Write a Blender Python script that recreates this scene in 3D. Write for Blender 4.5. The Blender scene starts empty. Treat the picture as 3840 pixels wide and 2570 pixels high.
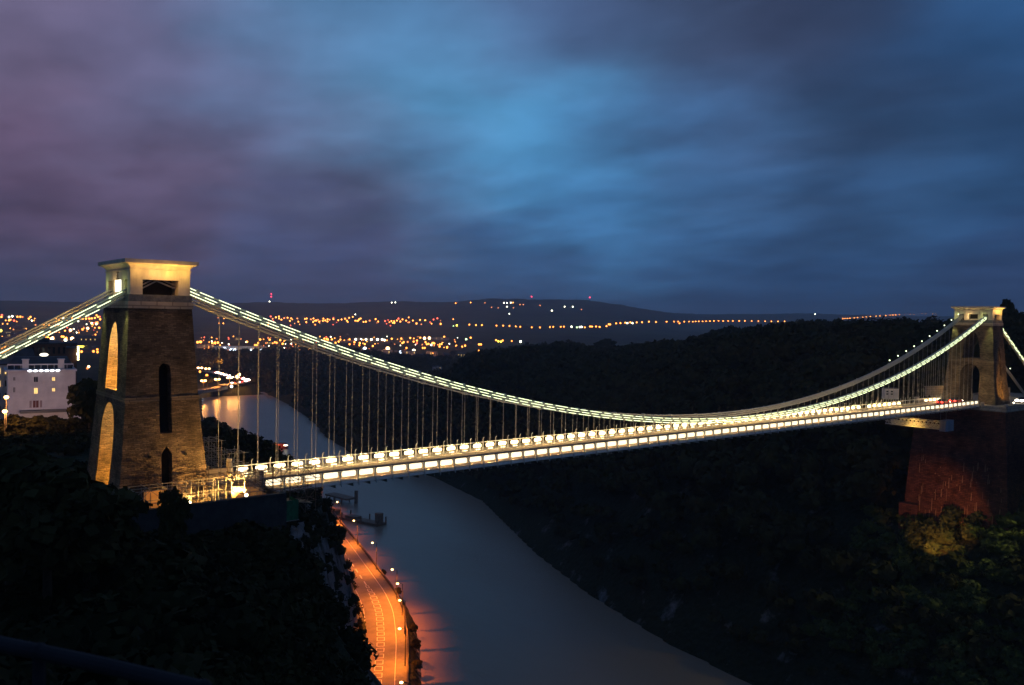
import bpy, math, random, numpy as np
from mathutils import Vector, Matrix
R = math.radians
random.seed(7); rng = np.random.default_rng(7)
scene = bpy.context.scene
col = scene.collection
pi = math.pi

# ------------------------------------------------------------------ camera
CAM = np.array([-27.5134, -97.9722, 20.3913])
YAW, PIT, ROL, F = 0.6843, -0.0288, 0.0184, 3179.26
FW = np.array([math.sin(YAW)*math.cos(PIT), math.cos(YAW)*math.cos(PIT), math.sin(PIT)])
RT = np.array([math.cos(YAW), -math.sin(YAW), 0.0]); UP = np.cross(RT, FW)
RT, UP = RT*math.cos(ROL)+UP*math.sin(ROL), -RT*math.sin(ROL)+UP*math.cos(ROL)
def ray(px, py): return FW + RT*(px-1920)/F - UP*(py-1285)/F
def onz(px, py, z):
    d = ray(px, py); return CAM + d*(z-CAM[2])/d[2]
def ony(px, py, y):
    d = ray(px, py); return CAM + d*(y-CAM[1])/d[1]
def azel(px, py):
    d = ray(px, py); return math.atan2(d[0], d[1]), d[2]/math.hypot(d[0], d[1])
cd = bpy.data.cameras.new('camera'); cam = bpy.data.objects.new('camera', cd); col.objects.link(cam)
cd.sensor_width = 36; cd.lens = F/3840*36; cd.clip_start = 0.1; cd.clip_end = 40000
M = Matrix(((RT[0], UP[0], -FW[0], CAM[0]), (RT[1], UP[1], -FW[1], CAM[1]), (RT[2], UP[2], -FW[2], CAM[2]), (0, 0, 0, 1)))
cam.matrix_world = M; scene.camera = cam
cd.dof.use_dof = True; cd.dof.focus_distance = 180; cd.dof.aperture_fstop = 4.0

scene.render.engine = 'CYCLES'
scene.cycles.use_denoising = True; scene.cycles.use_adaptive_sampling = True; scene.cycles.adaptive_threshold = 0.03; scene.cycles.adaptive_min_samples = 32
scene.cycles.max_bounces = 4; scene.cycles.diffuse_bounces = 2; scene.cycles.glossy_bounces = 2
scene.cycles.volume_bounces = 0; scene.cycles.transparent_max_bounces = 6
scene.cycles.sample_clamp_indirect = 3.0; scene.cycles.use_light_tree = True
scene.cycles.caustics_reflective = False; scene.cycles.caustics_refractive = False
scene.view_settings.view_transform = 'Standard'; scene.view_settings.look = 'None'
scene.view_settings.exposure = 0; scene.view_settings.gamma = 1

def lin(c):
    c = c/255.0
    return c/12.92 if c <= 0.04045 else ((c+0.055)/1.055)**2.4
def srgb(r, g, b): return (lin(r), lin(g), lin(b))

# ------------------------------------------------------------------ materials
MATS = {}
def nt(name):
    m = bpy.data.materials.new(name); m.use_nodes = True
    t = m.node_tree; return m, t.nodes, t.links, t.nodes['Principled BSDF']
def mat(name, c1, c2=None, scale=4.0, rough=0.8, metal=0.0, bump=0.0, detail=6.0, bscale=None, stretch=(1, 1, 1), ramp=(0.35, 0.65), spec=0.3):
    if name in MATS: return MATS[name]
    m, N, L, B = nt(name)
    B.inputs['Roughness'].default_value = rough; B.inputs['Metallic'].default_value = metal
    B.inputs['Specular IOR Level'].default_value = spec
    c2 = c2 or tuple(min(1, v*0.7) for v in c1)
    tc = N.new('ShaderNodeTexCoord'); mp = N.new('ShaderNodeMapping'); mp.inputs['Scale'].default_value = stretch
    L.new(tc.outputs['Object'], mp.inputs['Vector'])
    no = N.new('ShaderNodeTexNoise'); no.inputs['Scale'].default_value = scale; no.inputs['Detail'].default_value = detail
    L.new(mp.outputs['Vector'], no.inputs['Vector'])
    cr = N.new('ShaderNodeValToRGB'); cr.color_ramp.elements[0].position = ramp[0]; cr.color_ramp.elements[1].position = ramp[1]
    cr.color_ramp.elements[0].color = (*c1, 1); cr.color_ramp.elements[1].color = (*c2, 1)
    L.new(no.outputs['Fac'], cr.inputs['Fac']); L.new(cr.outputs['Color'], B.inputs['Base Color'])
    if bump:
        n2 = N.new('ShaderNodeTexNoise'); n2.inputs['Scale'].default_value = bscale or scale*3; n2.inputs['Detail'].default_value = 8
        L.new(mp.outputs['Vector'], n2.inputs['Vector'])
        bp = N.new('ShaderNodeBump'); bp.inputs['Strength'].default_value = bump; bp.inputs['Distance'].default_value = 0.3
        L.new(n2.outputs['Fac'], bp.inputs['Height']); L.new(bp.outputs['Normal'], B.inputs['Normal'])
    MATS[name] = m; return m
def emis(name, c, s, sample=True):
    if name in MATS: return MATS[name]
    m, N, L, B = nt(name)
    B.inputs['Base Color'].default_value = (*[min(1, v*0.8) for v in c], 1)
    B.inputs['Emission Color'].default_value = (*c, 1); B.inputs['Emission Strength'].default_value = s
    if not sample: m.cycles.emission_sampling = 'NONE'
    MATS[name] = m; return m
def brickmat(name, c1, c2, mortar, bw, bh, bump=0.6, noise=0.5, axis='XZ', rough=0.9, warp=0.25):
    """rubble / coursed masonry: brick texture on wall coordinates with warping and stone-to-stone colour"""
    m, N, L, B = nt(name)
    B.inputs['Roughness'].default_value = rough; B.inputs['Specular IOR Level'].default_value = 0.2
    tc = N.new('ShaderNodeTexCoord'); sp = N.new('ShaderNodeSeparateXYZ'); L.new(tc.outputs['Object'], sp.inputs[0])
    ad = N.new('ShaderNodeMath'); L.new(sp.outputs['X'], ad.inputs[0]); L.new(sp.outputs['Y'], ad.inputs[1])
    cb = N.new('ShaderNodeCombineXYZ'); L.new(ad.outputs[0], cb.inputs['X']); L.new(sp.outputs['Z'], cb.inputs['Y'])
    nz = N.new('ShaderNodeTexNoise'); nz.inputs['Scale'].default_value = 1.3; nz.inputs['Detail'].default_value = 3; L.new(tc.outputs['Object'], nz.inputs['Vector'])
    sc = N.new('ShaderNodeVectorMath'); sc.operation = 'SCALE'; sc.inputs['Scale'].default_value = warp; L.new(nz.outputs['Color'], sc.inputs[0])
    av = N.new('ShaderNodeVectorMath'); L.new(cb.outputs[0], av.inputs[0]); L.new(sc.outputs[0], av.inputs[1])
    br = N.new('ShaderNodeTexBrick'); L.new(av.outputs[0], br.inputs['Vector'])
    br.inputs['Color1'].default_value = (*c1, 1); br.inputs['Color2'].default_value = (*c2, 1); br.inputs['Mortar'].default_value = (*mortar, 1)
    br.inputs['Scale'].default_value = 1; br.inputs['Brick Width'].default_value = bw; br.inputs['Row Height'].default_value = bh
    br.inputs['Mortar Size'].default_value = bh*0.09; br.inputs['Mortar Smooth'].default_value = 0.4; br.inputs['Bias'].default_value = -0.1
    n2 = N.new('ShaderNodeTexNoise'); n2.inputs['Scale'].default_value = 0.5; n2.inputs['Detail'].default_value = 8; L.new(tc.outputs['Object'], n2.inputs['Vector'])
    mr = N.new('ShaderNodeMapRange'); mr.inputs['From Min'].default_value = 0.3; mr.inputs['From Max'].default_value = 0.7
    mr.inputs['To Min'].default_value = 1-noise; mr.inputs['To Max'].default_value = 1.1; L.new(n2.outputs['Fac'], mr.inputs['Value'])
    mx = N.new('ShaderNodeVectorMath'); mx.operation = 'SCALE'; L.new(br.outputs['Color'], mx.inputs[0]); L.new(mr.outputs[0], mx.inputs['Scale'])
    L.new(mx.outputs[0], B.inputs['Base Color'])
    n3 = N.new('ShaderNodeTexNoise'); n3.inputs['Scale'].default_value = 5; n3.inputs['Detail'].default_value = 6
    ms = N.new('ShaderNodeMapping'); ms.inputs['Scale'].default_value = (1, 1, 2.6); L.new(tc.outputs['Object'], ms.inputs['Vector']); L.new(ms.outputs[0], n3.inputs['Vector'])
    mm = N.new('ShaderNodeMath'); mm.operation = 'SUBTRACT'; L.new(n3.outputs['Fac'], mm.inputs[0])
    m2 = N.new('ShaderNodeMath'); m2.operation = 'MULTIPLY'; m2.inputs[1].default_value = 0.8; L.new(br.outputs['Fac'], m2.inputs[0]); L.new(m2.outputs[0], mm.inputs[1])
    bp = N.new('ShaderNodeBump'); bp.inputs['Strength'].default_value = bump; bp.inputs['Distance'].default_value = 0.25
    L.new(mm.outputs[0], bp.inputs['Height']); L.new(bp.outputs['Normal'], B.inputs['Normal'])
    MATS[name] = m; return m

# ------------------------------------------------------------------ mesh helpers
class MB:
    def __init__(s): s.v = []; s.f = []; s.mi = []; s.m = 0
    def quad(s, a, b, c, d):
        n = len(s.v); s.v += [tuple(a), tuple(b), tuple(c), tuple(d)]; s.f.append((n, n+1, n+2, n+3)); s.mi.append(s.m); return s
    def hexa(s, p):   # 8 points: bottom 4 ccw, top 4 ccw
        n = len(s.v); s.v += [tuple(q) for q in p]
        for f in ((0, 3, 2, 1), (4, 5, 6, 7), (0, 1, 5, 4), (1, 2, 6, 5), (2, 3, 7, 6), (3, 0, 4, 7)):
            s.f.append(tuple(n+i for i in f)); s.mi.append(s.m)
        return s
    def box(s, x0, x1, y0, y1, z0, z1):
        return s.hexa([(x0, y0, z0), (x1, y0, z0), (x1, y1, z0), (x0, y1, z0), (x0, y0, z1), (x1, y0, z1), (x1, y1, z1), (x0, y1, z1)])
    def cyl(s, p0, p1, r0, r1=None, n=6, cap=True):
        r1 = r0 if r1 is None else r1
        p0 = Vector(p0); p1 = Vector(p1); d = (p1-p0).normalized()
        a = d.orthogonal().normalized(); b = d.cross(a); k = len(s.v)
        for p, r in ((p0, r0), (p1, r1)):
            for i in range(n):
                t = 2*pi*i/n; s.v.append(tuple(p + a*(r*math.cos(t)) + b*(r*math.sin(t))))
        for i in range(n):
            j = (i+1) % n; s.f.append((k+i, k+j, k+n+j, k+n+i)); s.mi.append(s.m)
        if cap: s.f.append(tuple(k+i for i in range(n-1, -1, -1))); s.mi.append(s.m); s.f.append(tuple(k+n+i for i in range(n))); s.mi.append(s.m)
        return s
    def tube(s, pts, r, n=6):
        for a, b in zip(pts[:-1], pts[1:]): s.cyl(a, b, r, n=n)
        return s
    def ball(s, c, rx, ry=None, rz=None, n=8, m=5):
        ry = ry or rx; rz = rz or rx; k = len(s.v)
        s.v.append((c[0], c[1], c[2]-rz))
        for j in range(1, m):
            ph = -pi/2 + pi*j/m
            for i in range(n):
                t = 2*pi*i/n; s.v.append((c[0]+rx*math.cos(ph)*math.cos(t), c[1]+ry*math.cos(ph)*math.sin(t), c[2]+rz*math.sin(ph)))
        s.v.append((c[0], c[1], c[2]+rz)); top = len(s.v)-1
        for i in range(n):
            j = (i+1) % n
            s.f.append((k, k+1+j, k+1+i)); s.mi.append(s.m)
            s.f.append((top, top-n+i, top-n+j)); s.mi.append(s.m)
            for q in range(m-2):
                a = k+1+q*n; s.f.append((a+i, a+j, a+n+j, a+n+i)); s.mi.append(s.m)
        return s
    def prism(s, poly, z0, z1):
        k = len(s.v); n = len(poly)
        s.v += [(p[0], p[1], z0) for p in poly] + [(p[0], p[1], z1) for p in poly]
        s.f.append(tuple(k+i for i in range(n-1, -1, -1))); s.f.append(tuple(k+n+i for i in range(n))); s.mi += [s.m]*2
        for i in range(n):
            j = (i+1) % n; s.f.append((k+i, k+j, k+n+j, k+n+i)); s.mi.append(s.m)
        return s
    def data(s, name, mats, smooth=False):
        me = bpy.data.meshes.new(name); me.from_pydata(s.v, [], s.f)
        for m in (mats if isinstance(mats, (list, tuple)) else [mats]): me.materials.append(m)
        me.polygons.foreach_set('material_index', s.mi)
        if smooth: me.polygons.foreach_set('use_smooth', [True]*len(s.f))
        me.update(); return me
    def build(s, name, mats, parent=None, smooth=False, loc=None):
        return link(name, s.data(name, mats, smooth), parent, loc)
def link(name, me, parent=None, loc=None, rot=None, sc=None):
    o = bpy.data.objects.new(name, me); col.objects.link(o)
    if parent: o.parent = parent
    if loc is not None: o.location = tuple(float(q) for q in loc)
    if rot is not None: o.rotation_euler = rot
    if sc is not None: o.scale = sc
    return o
def thing(name, label, cat, loc=(0, 0, 0), rz=0, group=None, kind=None):
    return tag(link(name, None, None, loc, (0, 0, rz)), label, cat, group, kind)
def tag(o, label=None, cat=None, group=None, kind=None):
    for k, v in (('label', label), ('category', cat), ('group', group), ('kind', kind)):
        if v: o[k] = v
    return o
def dup(root, loc, rz=0, label=None, group=None, sc=None):
    r = root.copy(); col.objects.link(r); r.location = tuple(float(q) for q in loc); r.rotation_euler = (0, 0, rz)
    if sc: r.scale = (sc,)*3 if isinstance(sc, (int, float)) else sc
    if label: r['label'] = label
    if group: r['group'] = group
    for ch in root.children:
        c = ch.copy(); col.objects.link(c); c.parent = r
        for g in ch.children:
            d = g.copy(); col.objects.link(d); d.parent = c
    return r
def npmesh(name, V, Fc, mats, mi=None, smooth=False):
    me = bpy.data.meshes.new(name); n = len(V); k = Fc.shape[1]
    me.vertices.add(n); me.vertices.foreach_set('co', np.ascontiguousarray(V, dtype=np.float32).ravel())
    me.loops.add(Fc.size); me.loops.foreach_set('vertex_index', Fc.astype(np.int32).ravel())
    me.polygons.add(len(Fc)); me.polygons.foreach_set('loop_start', np.arange(0, Fc.size, k, dtype=np.int32))
    for m in mats: me.materials.append(m)
    if mi is not None: me.polygons.foreach_set('material_index', mi.astype(np.int32))
    if smooth: me.polygons.foreach_set('use_smooth', np.ones(len(Fc), dtype=bool))
    me.update(calc_edges=True); me.validate(); return me
def lamp(name, kind, loc, power, color, parent=None, size=0.3, target=None, spot=None, blend=0.5):
    ld = bpy.data.lights.new(name, kind); ld.energy = power; ld.color = color
    if kind in ('POINT', 'SPOT'): ld.shadow_soft_size = size
    if kind == 'SPOT': ld.spot_size = R(spot); ld.spot_blend = blend
    o = bpy.data.objects.new(name, ld); col.objects.link(o); o.location = tuple(float(q) for q in loc)
    if parent: o.parent = parent
    if target is not None:
        o.rotation_euler = (Vector(target)-Vector(loc)).to_track_quat('-Z', 'Y').to_euler()
    return o

# ------------------------------------------------------------------ world
w = bpy.data.worlds.new('World'); scene.world = w; w.use_nodes = True
N = w.node_tree.nodes; L = w.node_tree.links; bg = N['Background']
tc = N.new('ShaderNodeTexCoord')
def vm(op, a=None, b=None, s=None):
    n = N.new('ShaderNodeVectorMath'); n.operation = op
    for i, q in ((0, a), (1, b)):
        if q is None: continue
        if isinstance(q, tuple): n.inputs[i].default_value = q
        else: L.new(q, n.inputs[i])
    if s is not None:
        if isinstance(s, (int, float)): n.inputs['Scale'].default_value = s
        else: L.new(s, n.inputs['Scale'])
    return n.outputs['Value'] if op in ('DISTANCE', 'DOT_PRODUCT', 'LENGTH') else n.outputs['Vector']
def mt(op, a, b=None, clamp=False):
    n = N.new('ShaderNodeMath'); n.operation = op; n.use_clamp = clamp
    for i, q in ((0, a), (1, b)):
        if q is None: continue
        if isinstance(q, (int, float)): n.inputs[i].default_value = q
        else: L.new(q, n.inputs[i])
    return n.outputs[0]
D = tc.outputs['Generated']
sep = N.new('ShaderNodeSeparateXYZ'); L.new(D, sep.inputs[0])
den = mt('ADD', mt('MAXIMUM', sep.outputs['Z'], 0.0), 0.16)
cb = N.new('ShaderNodeCombineXYZ'); L.new(mt('DIVIDE', sep.outputs['X'], den), cb.inputs['X']); L.new(mt('DIVIDE', sep.outputs['Y'], den), cb.inputs['Y'])
rotn = N.new('ShaderNodeMapping'); rotn.inputs['Rotation'].default_value = (0, 0, R(25)); rotn.inputs['Scale'].default_value = (1.0, 0.74, 1); L.new(cb.outputs[0], rotn.inputs['Vector'])
def noise(vec, scale, detail, rough=0.5):
    n = N.new('ShaderNodeTexNoise'); n.inputs['Scale'].default_value = scale; n.inputs['Detail'].default_value = detail; n.inputs['Roughness'].default_value = rough
    L.new(vec, n.inputs['Vector']); return n
nw = noise(rotn.outputs[0], 0.9, 4)
warp = vm('SCALE', vm('SUBTRACT', nw.outputs['Color'], (0.5, 0.5, 0.5)), s=0.09)
nw2 = noise(rotn.outputs[0], 2.4, 5, 0.52)
warp2 = vm('SCALE', vm('SUBTRACT', nw2.outputs['Color'], (0.5, 0.5, 0.5)), s=0.15)
Dw = vm('ADD', vm('ADD', D, warp), warp2)
SKY = [((60, 60), (96, 90, 118)), ((228, 158), (92, 84, 112)), ((350, 105), (92, 88, 118)), ((577, 105), (84, 104, 138)), ((735, 105), (80, 120, 160)), ((420, 200), (90, 100, 134)), ((80, 250), (98, 84, 110)), ((600, 230), (90, 110, 148)),
 ((900, 60), (74, 112, 152)), ((980, 228), (78, 136, 178)), ((1120, 280), (76, 140, 184)), ((1225, 350), (74, 140, 188)), ((1120, 88), (74, 100, 138)), ((1330, 262), (64, 100, 138)), ((820, 270), (84, 126, 164)), ((1000, 350), (74, 124, 168)), ((1380, 420), (60, 112, 158)),
 ((700, 350), (77, 72, 96)), ((437, 315), (79, 67, 89)), ((250, 330), (94, 82, 108)), ((450, 410), (79, 65, 88)), ((150, 400), (79, 58, 81)), ((840, 402), (72, 72, 96)), ((980, 455), (62, 84, 120)), ((300, 250), (92, 96, 130)), ((262, 507), (78, 68, 92)), ((612, 525), (66, 74, 106)), ((80, 520), (72, 60, 82)),
 ((1300, 50), (62, 82, 118)), ((1488, 210), (48, 57, 82)), ((1488, 60), (60, 76, 108)), ((1662, 262), (41, 48, 71)), ((1925, 105), (44, 58, 86)), ((1925, 245), (31, 44, 67)), ((2110, 170), (36, 58, 90)), ((2300, 80), (38, 74, 116)), ((2257, 315), (23, 38, 61)), ((1750, 120), (44, 54, 79)),
 ((1575, 368), (66, 107, 153)), ((1750, 368), (62, 96, 139)), ((1365, 455), (62, 114, 164)), ((1855, 472), (28, 46, 71)), ((1662, 525), (50, 91, 137)), ((2065, 402), (55, 93, 137)), ((2222, 437), (43, 82, 125)), ((2020, 330), (28, 43, 66)), ((1560, 450), (50, 88, 130)),
 ((1225, 542), (42, 74, 112)), ((250, 590), (56, 54, 80)), ((700, 590), (52, 60, 92)), ((1700, 600), (25, 43, 70)), ((2250, 600), (23, 43, 72)), ((1980, 560), (36, 64, 100)),
 ((100, 670), (54, 56, 80)), ((700, 670), (52, 62, 92)), ((1200, 660), (44, 72, 108)), ((1800, 690), (32, 60, 96)), ((2280, 680), (38, 54, 86))]
acc = None; wsum = None; SG = 0.068
for (qx, qy), c in SKY:
    d = ray(qx*3840/2343, qy*3840/2343); d = d/np.linalg.norm(d)
    dist = vm('DISTANCE', Dw, tuple(float(q) for q in d))
    wgt = mt('EXPONENT', mt('MULTIPLY', mt('MULTIPLY', dist, dist), -1/SG**2))
    kq = 1.0+0.42*min(1, max(0, (qy-480)/160))
    cc = vm('SCALE', tuple(v*kq for v in srgb(*c)), s=wgt)
    acc = cc if acc is None else vm('ADD', acc, cc); wsum = wgt if wsum is None else mt('ADD', wsum, wgt)
eps = 0.004
acc = vm('ADD', acc, tuple(v*eps for v in srgb(50, 72, 108))); wsum = mt('ADD', wsum, eps)
skyc = vm('SCALE', acc, s=mt('DIVIDE', 1.0, wsum))
nd = noise(rotn.outputs[0], 2.6, 7, 0.52)
mr = N.new('ShaderNodeMapRange'); mr.inputs['From Min'].default_value = 0.3; mr.inputs['From Max'].default_value = 0.7; mr.inputs['To Min'].default_value = 1.05; mr.inputs['To Max'].default_value = 1.74
L.new(nd.outputs['Fac'], mr.inputs['Value'])
skyc = vm('SCALE', skyc, s=mr.outputs[0])
st = N.new('ShaderNodeTexSky'); st.sky_type = 'NISHITA'; st.sun_disc = False; st.sun_elevation = R(-4); st.sun_rotation = R(250)
skyc = vm('ADD', skyc, vm('SCALE', st.outputs['Color'], s=0.05))
L.new(skyc, bg.inputs['Color']); bg.inputs['Strength'].default_value = 1.0
w.cycles.sampling_method = 'MANUAL'; w.cycles.sample_map_resolution = 512

# ------------------------------------------------------------------ ground shape
WY = np.array([-400, -160, -98, -60, -20, 20, 53, 78.3, 103.3, 124.4, 141.4, 166.7, 196.9, 222.3, 260, 310, 362, 411, 470, 537, 635, 740, 860, 1000])
WX = np.array([-20, 4, 15, 25, 37, 52, 70, 84.7, 100.6, 112.4, 119.5, 127.7, 137.4, 145.1, 157, 169, 180, 186, 191, 203, 225, 258, 300, 345])
RY = np.array([-400, -100, 0, 34, 65, 113, 162, 254, 324, 380, 431, 511, 651, 746, 844, 1000])
RX = np.array([100, 140, 155, 163, 167, 180, 198, 240, 256, 256, 256, 276, 321, 348, 372, 410])
def xwall(y): return np.interp(y, WY, WX)
def xbank(y): return np.interp(y, RY, RX)
SKL = [(0, 1128), (400, 1136), (700, 1141), (1000, 1133), (1200, 1138), (1330, 1136), (1500, 1129), (1700, 1133), (1830, 1121), (2000, 1123), (2200, 1123), (2350, 1146), (2500, 1171), (2620, 1178), (3000, 1175), (3300, 1183), (3560, 1186), (3840, 1192)]
SA = [azel(*q) for q in SKL]; SAZ = np.array([a for a, e in SA]); SEL = np.array([e for a, e in SA])
WSK = [(900, 1525), (1200, 1500), (1400, 1480), (1573, 1450), (1700, 1392), (1765, 1340), (1934, 1313), (2114, 1298), (2294, 1311), (2458, 1288), (2557, 1292), (2688, 1242), (2868, 1232), (3000, 1220), (3114, 1224), (3360, 1217), (3524, 1222), (3700, 1210), (3840, 1190)]
WA = [azel(*q) for q in WSK]; WAZ = np.array([a for a, e in WA]); WEL = np.array([e for a, e in WA])
def hashn(i, j, s=0):
    h = np.sin(i*127.1 + j*311.7 + s*74.7)*43758.5453; return h-np.floor(h)
def vnoise(x, y, s=0):
    i = np.floor(x); j = np.floor(y); u = x-i; v = y-j; u = u*u*(3-2*u); v = v*v*(3-2*v)
    return (hashn(i, j, s)*(1-u)+hashn(i+1, j, s)*u)*(1-v) + (hashn(i, j+1, s)*(1-u)+hashn(i+1, j+1, s)*u)*v
def fbm(x, y, s=0, o=4):
    t = 0; a = 0.5
    for k in range(o): t = t + a*vnoise(x*2**k, y*2**k, s+k); a *= 0.5
    return t
def sstep(a, b, x):
    t = np.clip((x-a)/(b-a), 0, 1); return t*t*(3-2*t)
def H(x, y):
    x = np.asarray(x, float); y = np.asarray(y, float)
    xl = xwall(y); xr = xbank(y)
    n1 = fbm(x/14, y/14, 1)-0.47; n2 = fbm(x/60, y/60, 5)-0.47; n3 = fbm(x/4.0, y/4.0, 9, 3)-0.44
    # Clifton side
    sw = np.interp(y, [-400, -98, -40, 20, 150, 250, 400, 600], [.6, .6, .50, .48, .8, 1.2, 2.4, 3.5])
    dl = (xl-13.5-x)*0.86/sw
    PL = -2.0 + 22.6*np.exp(-(((x+35)/24)**2+((y+102)/34)**2)) - 6*sstep(40, 120, y) - 54*np.maximum(sstep(48, 250, y)*sstep(12, 50, x), sstep(190, 620, y))
    PL = np.where(x < -60, PL, PL)
    pr = np.interp(dl, [0, 2, 6, 12, 20, 30, 40, 52], [0, .06, .32, .62, .84, .95, .99, 1])
    zl = -71.0 + (PL+71.0)*pr + (n1*9 + n3*3.0)*np.clip(pr*4, 0, 1)*(np.clip((1-pr)*4, 0, 1)) + n2*3*pr*sstep(60, 200, y)
    zl = np.where((x < 13) & (x > -20) & (y < -11) & (y > -40), np.maximum(zl, -1.7 - 0.42*np.clip(-11.5-y, 0, 99) - 1.2*np.clip(x-9, 0, 99)), zl)
    # Leigh side
    dr = (x-xr)*0.93
    PRr = 6 - 16*sstep(250, 700, y) - 56*sstep(650, 1350, y) + 12*sstep(260, 700, x)*(1-sstep(500, 1500, y))
    r_ = np.hypot(x-CAM[0], y-CAM[1]); az_ = np.arctan2(x-CAM[0], y-CAM[1])
    cap = CAM[2] + r_*np.interp(az_, WAZ, WEL) - 15.0
    PRr = np.where(r_ > 330, np.minimum(PRr, cap), PRr); PRr = np.maximum(PRr, -68)
    prr = np.interp(dr, [0, 4, 30, 60, 90, 130], [0, .05, .40, .72, .92, 1])
    zr = -77.0 + (PRr+77.0)*prr + n1*5*np.clip(prr*3, 0, 1) + n2*12*prr
    # Leigh approach levelled at the tower
    ap = np.exp(-(np.clip(np.abs(y-0)-9, 0, None)/9)**2)*sstep(214, 232, x)
    zr = zr*(1-ap) + (-1.4)*ap
    zl2 = np.where((x > xl-13.5), -71.3, zl)
    zl2 = np.where(x > xl-0.2, -71.3 - 6.5*sstep(0, 7, x-xl+0.2) + n3*1.2*sstep(0, 3, x-xl), zl2)
    mid = np.where(x > (xl+xr)/2, zr, zl2)
    mid = np.where((x > xl+8) & (x < xr), -79.0, mid)
    # valley floor, suburbs and hills
    dx = x-CAM[0]; dy = y-CAM[1]; r = np.hypot(dx, dy); az = np.arctan2(dx, dy)
    el = np.interp(az, SAZ, SEL)
    rt = np.interp(az, [SAZ[0], SAZ[12], SAZ[13], SAZ[-1]], [7200, 7200, 8800, 9500])
    top = CAM[2]+rt*el
    t = r/7200
    hp = np.interp(r/rt*7200, [0, 2700, 3500, 4200, 4800, 6200, 7200, 9000], [0, 0, .045, .145, .20, .62, 1, .8])
    far = -67.5 + (top+67.5)*hp + (fbm(x/350, y/350, 3)-0.47)*14*sstep(2900, 4000, r) + (fbm(x/55, y/55, 8)-0.47)*12*sstep(4500, 7000, r)
    far = far + 6*(fbm(x/90, y/90, 2)-.47)*sstep(1000, 2000, r)*(1-sstep(2800, 3300, r))
    g = np.maximum(sstep(850, 905, y), sstep(600, 1500, r)*(x < xl-60)*1.0)
    g2 = np.where(x > xr, sstep(1000, 1700, y), g)
    return mid*(1-g2) + far*g2
TT = 120.0*1.0045**np.arange(1100)
def hit(px, py, up=0.0, t0=0):
    d = ray(px, py); P = CAM[None, :] + d[None, :]*TT[:, None]
    below = P[:, 2] <= H(P[:, 0], P[:, 1])+up; below[TT*float(np.linalg.norm(d[:2])) < t0] = False
    k = int(np.argmax(below)) if below.any() else len(TT)-1
    return P[k]
# ------------------------------------------------------------------ materials of the bridge
m_iron = mat('painted_iron', (0.50, 0.50, 0.44), (0.40, 0.41, 0.36), 3, 0.5, 0.0, 0.15)
m_dark = mat('dark_rail', (0.10, 0.09, 0.08), (0.06, 0.06, 0.06), 5, 0.5)
m_road = mat('deck_asphalt', (0.34, 0.28, 0.19), (0.26, 0.21, 0.14), 1.2, 0.85, 0, 0.2)
m_rod = mat('rod_paint', (0.36, 0.355, 0.34), (0.29, 0.285, 0.27), 3, 0.5)
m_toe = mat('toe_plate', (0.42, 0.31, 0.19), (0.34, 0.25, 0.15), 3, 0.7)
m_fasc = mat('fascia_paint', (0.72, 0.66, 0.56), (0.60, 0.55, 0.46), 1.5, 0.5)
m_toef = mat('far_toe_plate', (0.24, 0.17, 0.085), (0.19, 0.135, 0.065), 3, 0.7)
m_gird = mat('girder_paint', (0.66, 0.56, 0.40), (0.55, 0.46, 0.32), 2, 0.6, 0, 0.1)
m_walk = mat('deck_planks', (0.50, 0.41, 0.27), (0.40, 0.32, 0.20), 2.0, 0.8, 0, 0.2, stretch=(0.3, 3, 1))
m_deckl = emis('deck_light_glass', (1.0, 0.86, 0.60), 1.5)
m_deckf = emis('deck_light_glass_far', (1.0, 0.86, 0.62), 1.6)
m_led = emis('chain_light_glass', (0.90, 1.0, 0.58), 2.7)
m_rubble = brickmat('pennant_rubble', (0.25, 0.175, 0.115), (0.11, 0.078, 0.055), (0.075, 0.055, 0.035), 0.62, 0.20, 1.0, 0.62, warp=0.42)
m_ashlar = brickmat('dressed_stone', (0.42, 0.36, 0.28), (0.36, 0.30, 0.23), (0.22, 0.18, 0.14), 1.6, 0.7, 0.25, 0.3, warp=0.02)
m_ledge = mat('weathered_ledge_stone', (0.16, 0.16, 0.15), (0.10, 0.10, 0.10), 2, 0.85, 0, 0.4)
m_band = brickmat('band_stone', (0.24, 0.175, 0.115), (0.19, 0.135, 0.09), (0.10, 0.075, 0.05), 1.4, 0.45, 0.4, 0.4, warp=0.05)
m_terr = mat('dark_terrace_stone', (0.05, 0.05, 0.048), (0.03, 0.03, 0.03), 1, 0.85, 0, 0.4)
m_cap = mat('smooth_cream_stone', (0.62, 0.53, 0.40), (0.46, 0.38, 0.28), 0.9, 0.8, 0, 0.25, stretch=(1, 1, 0.35))
m_black = mat('recess_shade_black', (0.012, 0.011, 0.01), (0.008, 0.008, 0.008), 3, 0.9)  # near-black stands in for the shade inside slots, holes and chamber
m_red = brickmat('red_sandstone', (0.17, 0.068, 0.04), (0.09, 0.038, 0.025), (0.045, 0.024, 0.018), 1.2, 0.45, 0.6, 0.5)
m_pole = mat('scaffold_tube', (0.26, 0.24, 0.21), (0.18, 0.165, 0.14), 4, 0.6, 0.2)
m_board = mat('scaffold_board', (0.35, 0.27, 0.17), (0.25, 0.19, 0.12), 3, 0.8)
m_insc = mat('cut_lettering', (0.10, 0.08, 0.05), (0.08, 0.06, 0.04), 3, 0.9)

P0, XS, NP_ = 2.438, 12.0, 79
def X(i): return XS + P0*i              # panel posts 0..79
YP, YC = 4.825, 3.05
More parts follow.
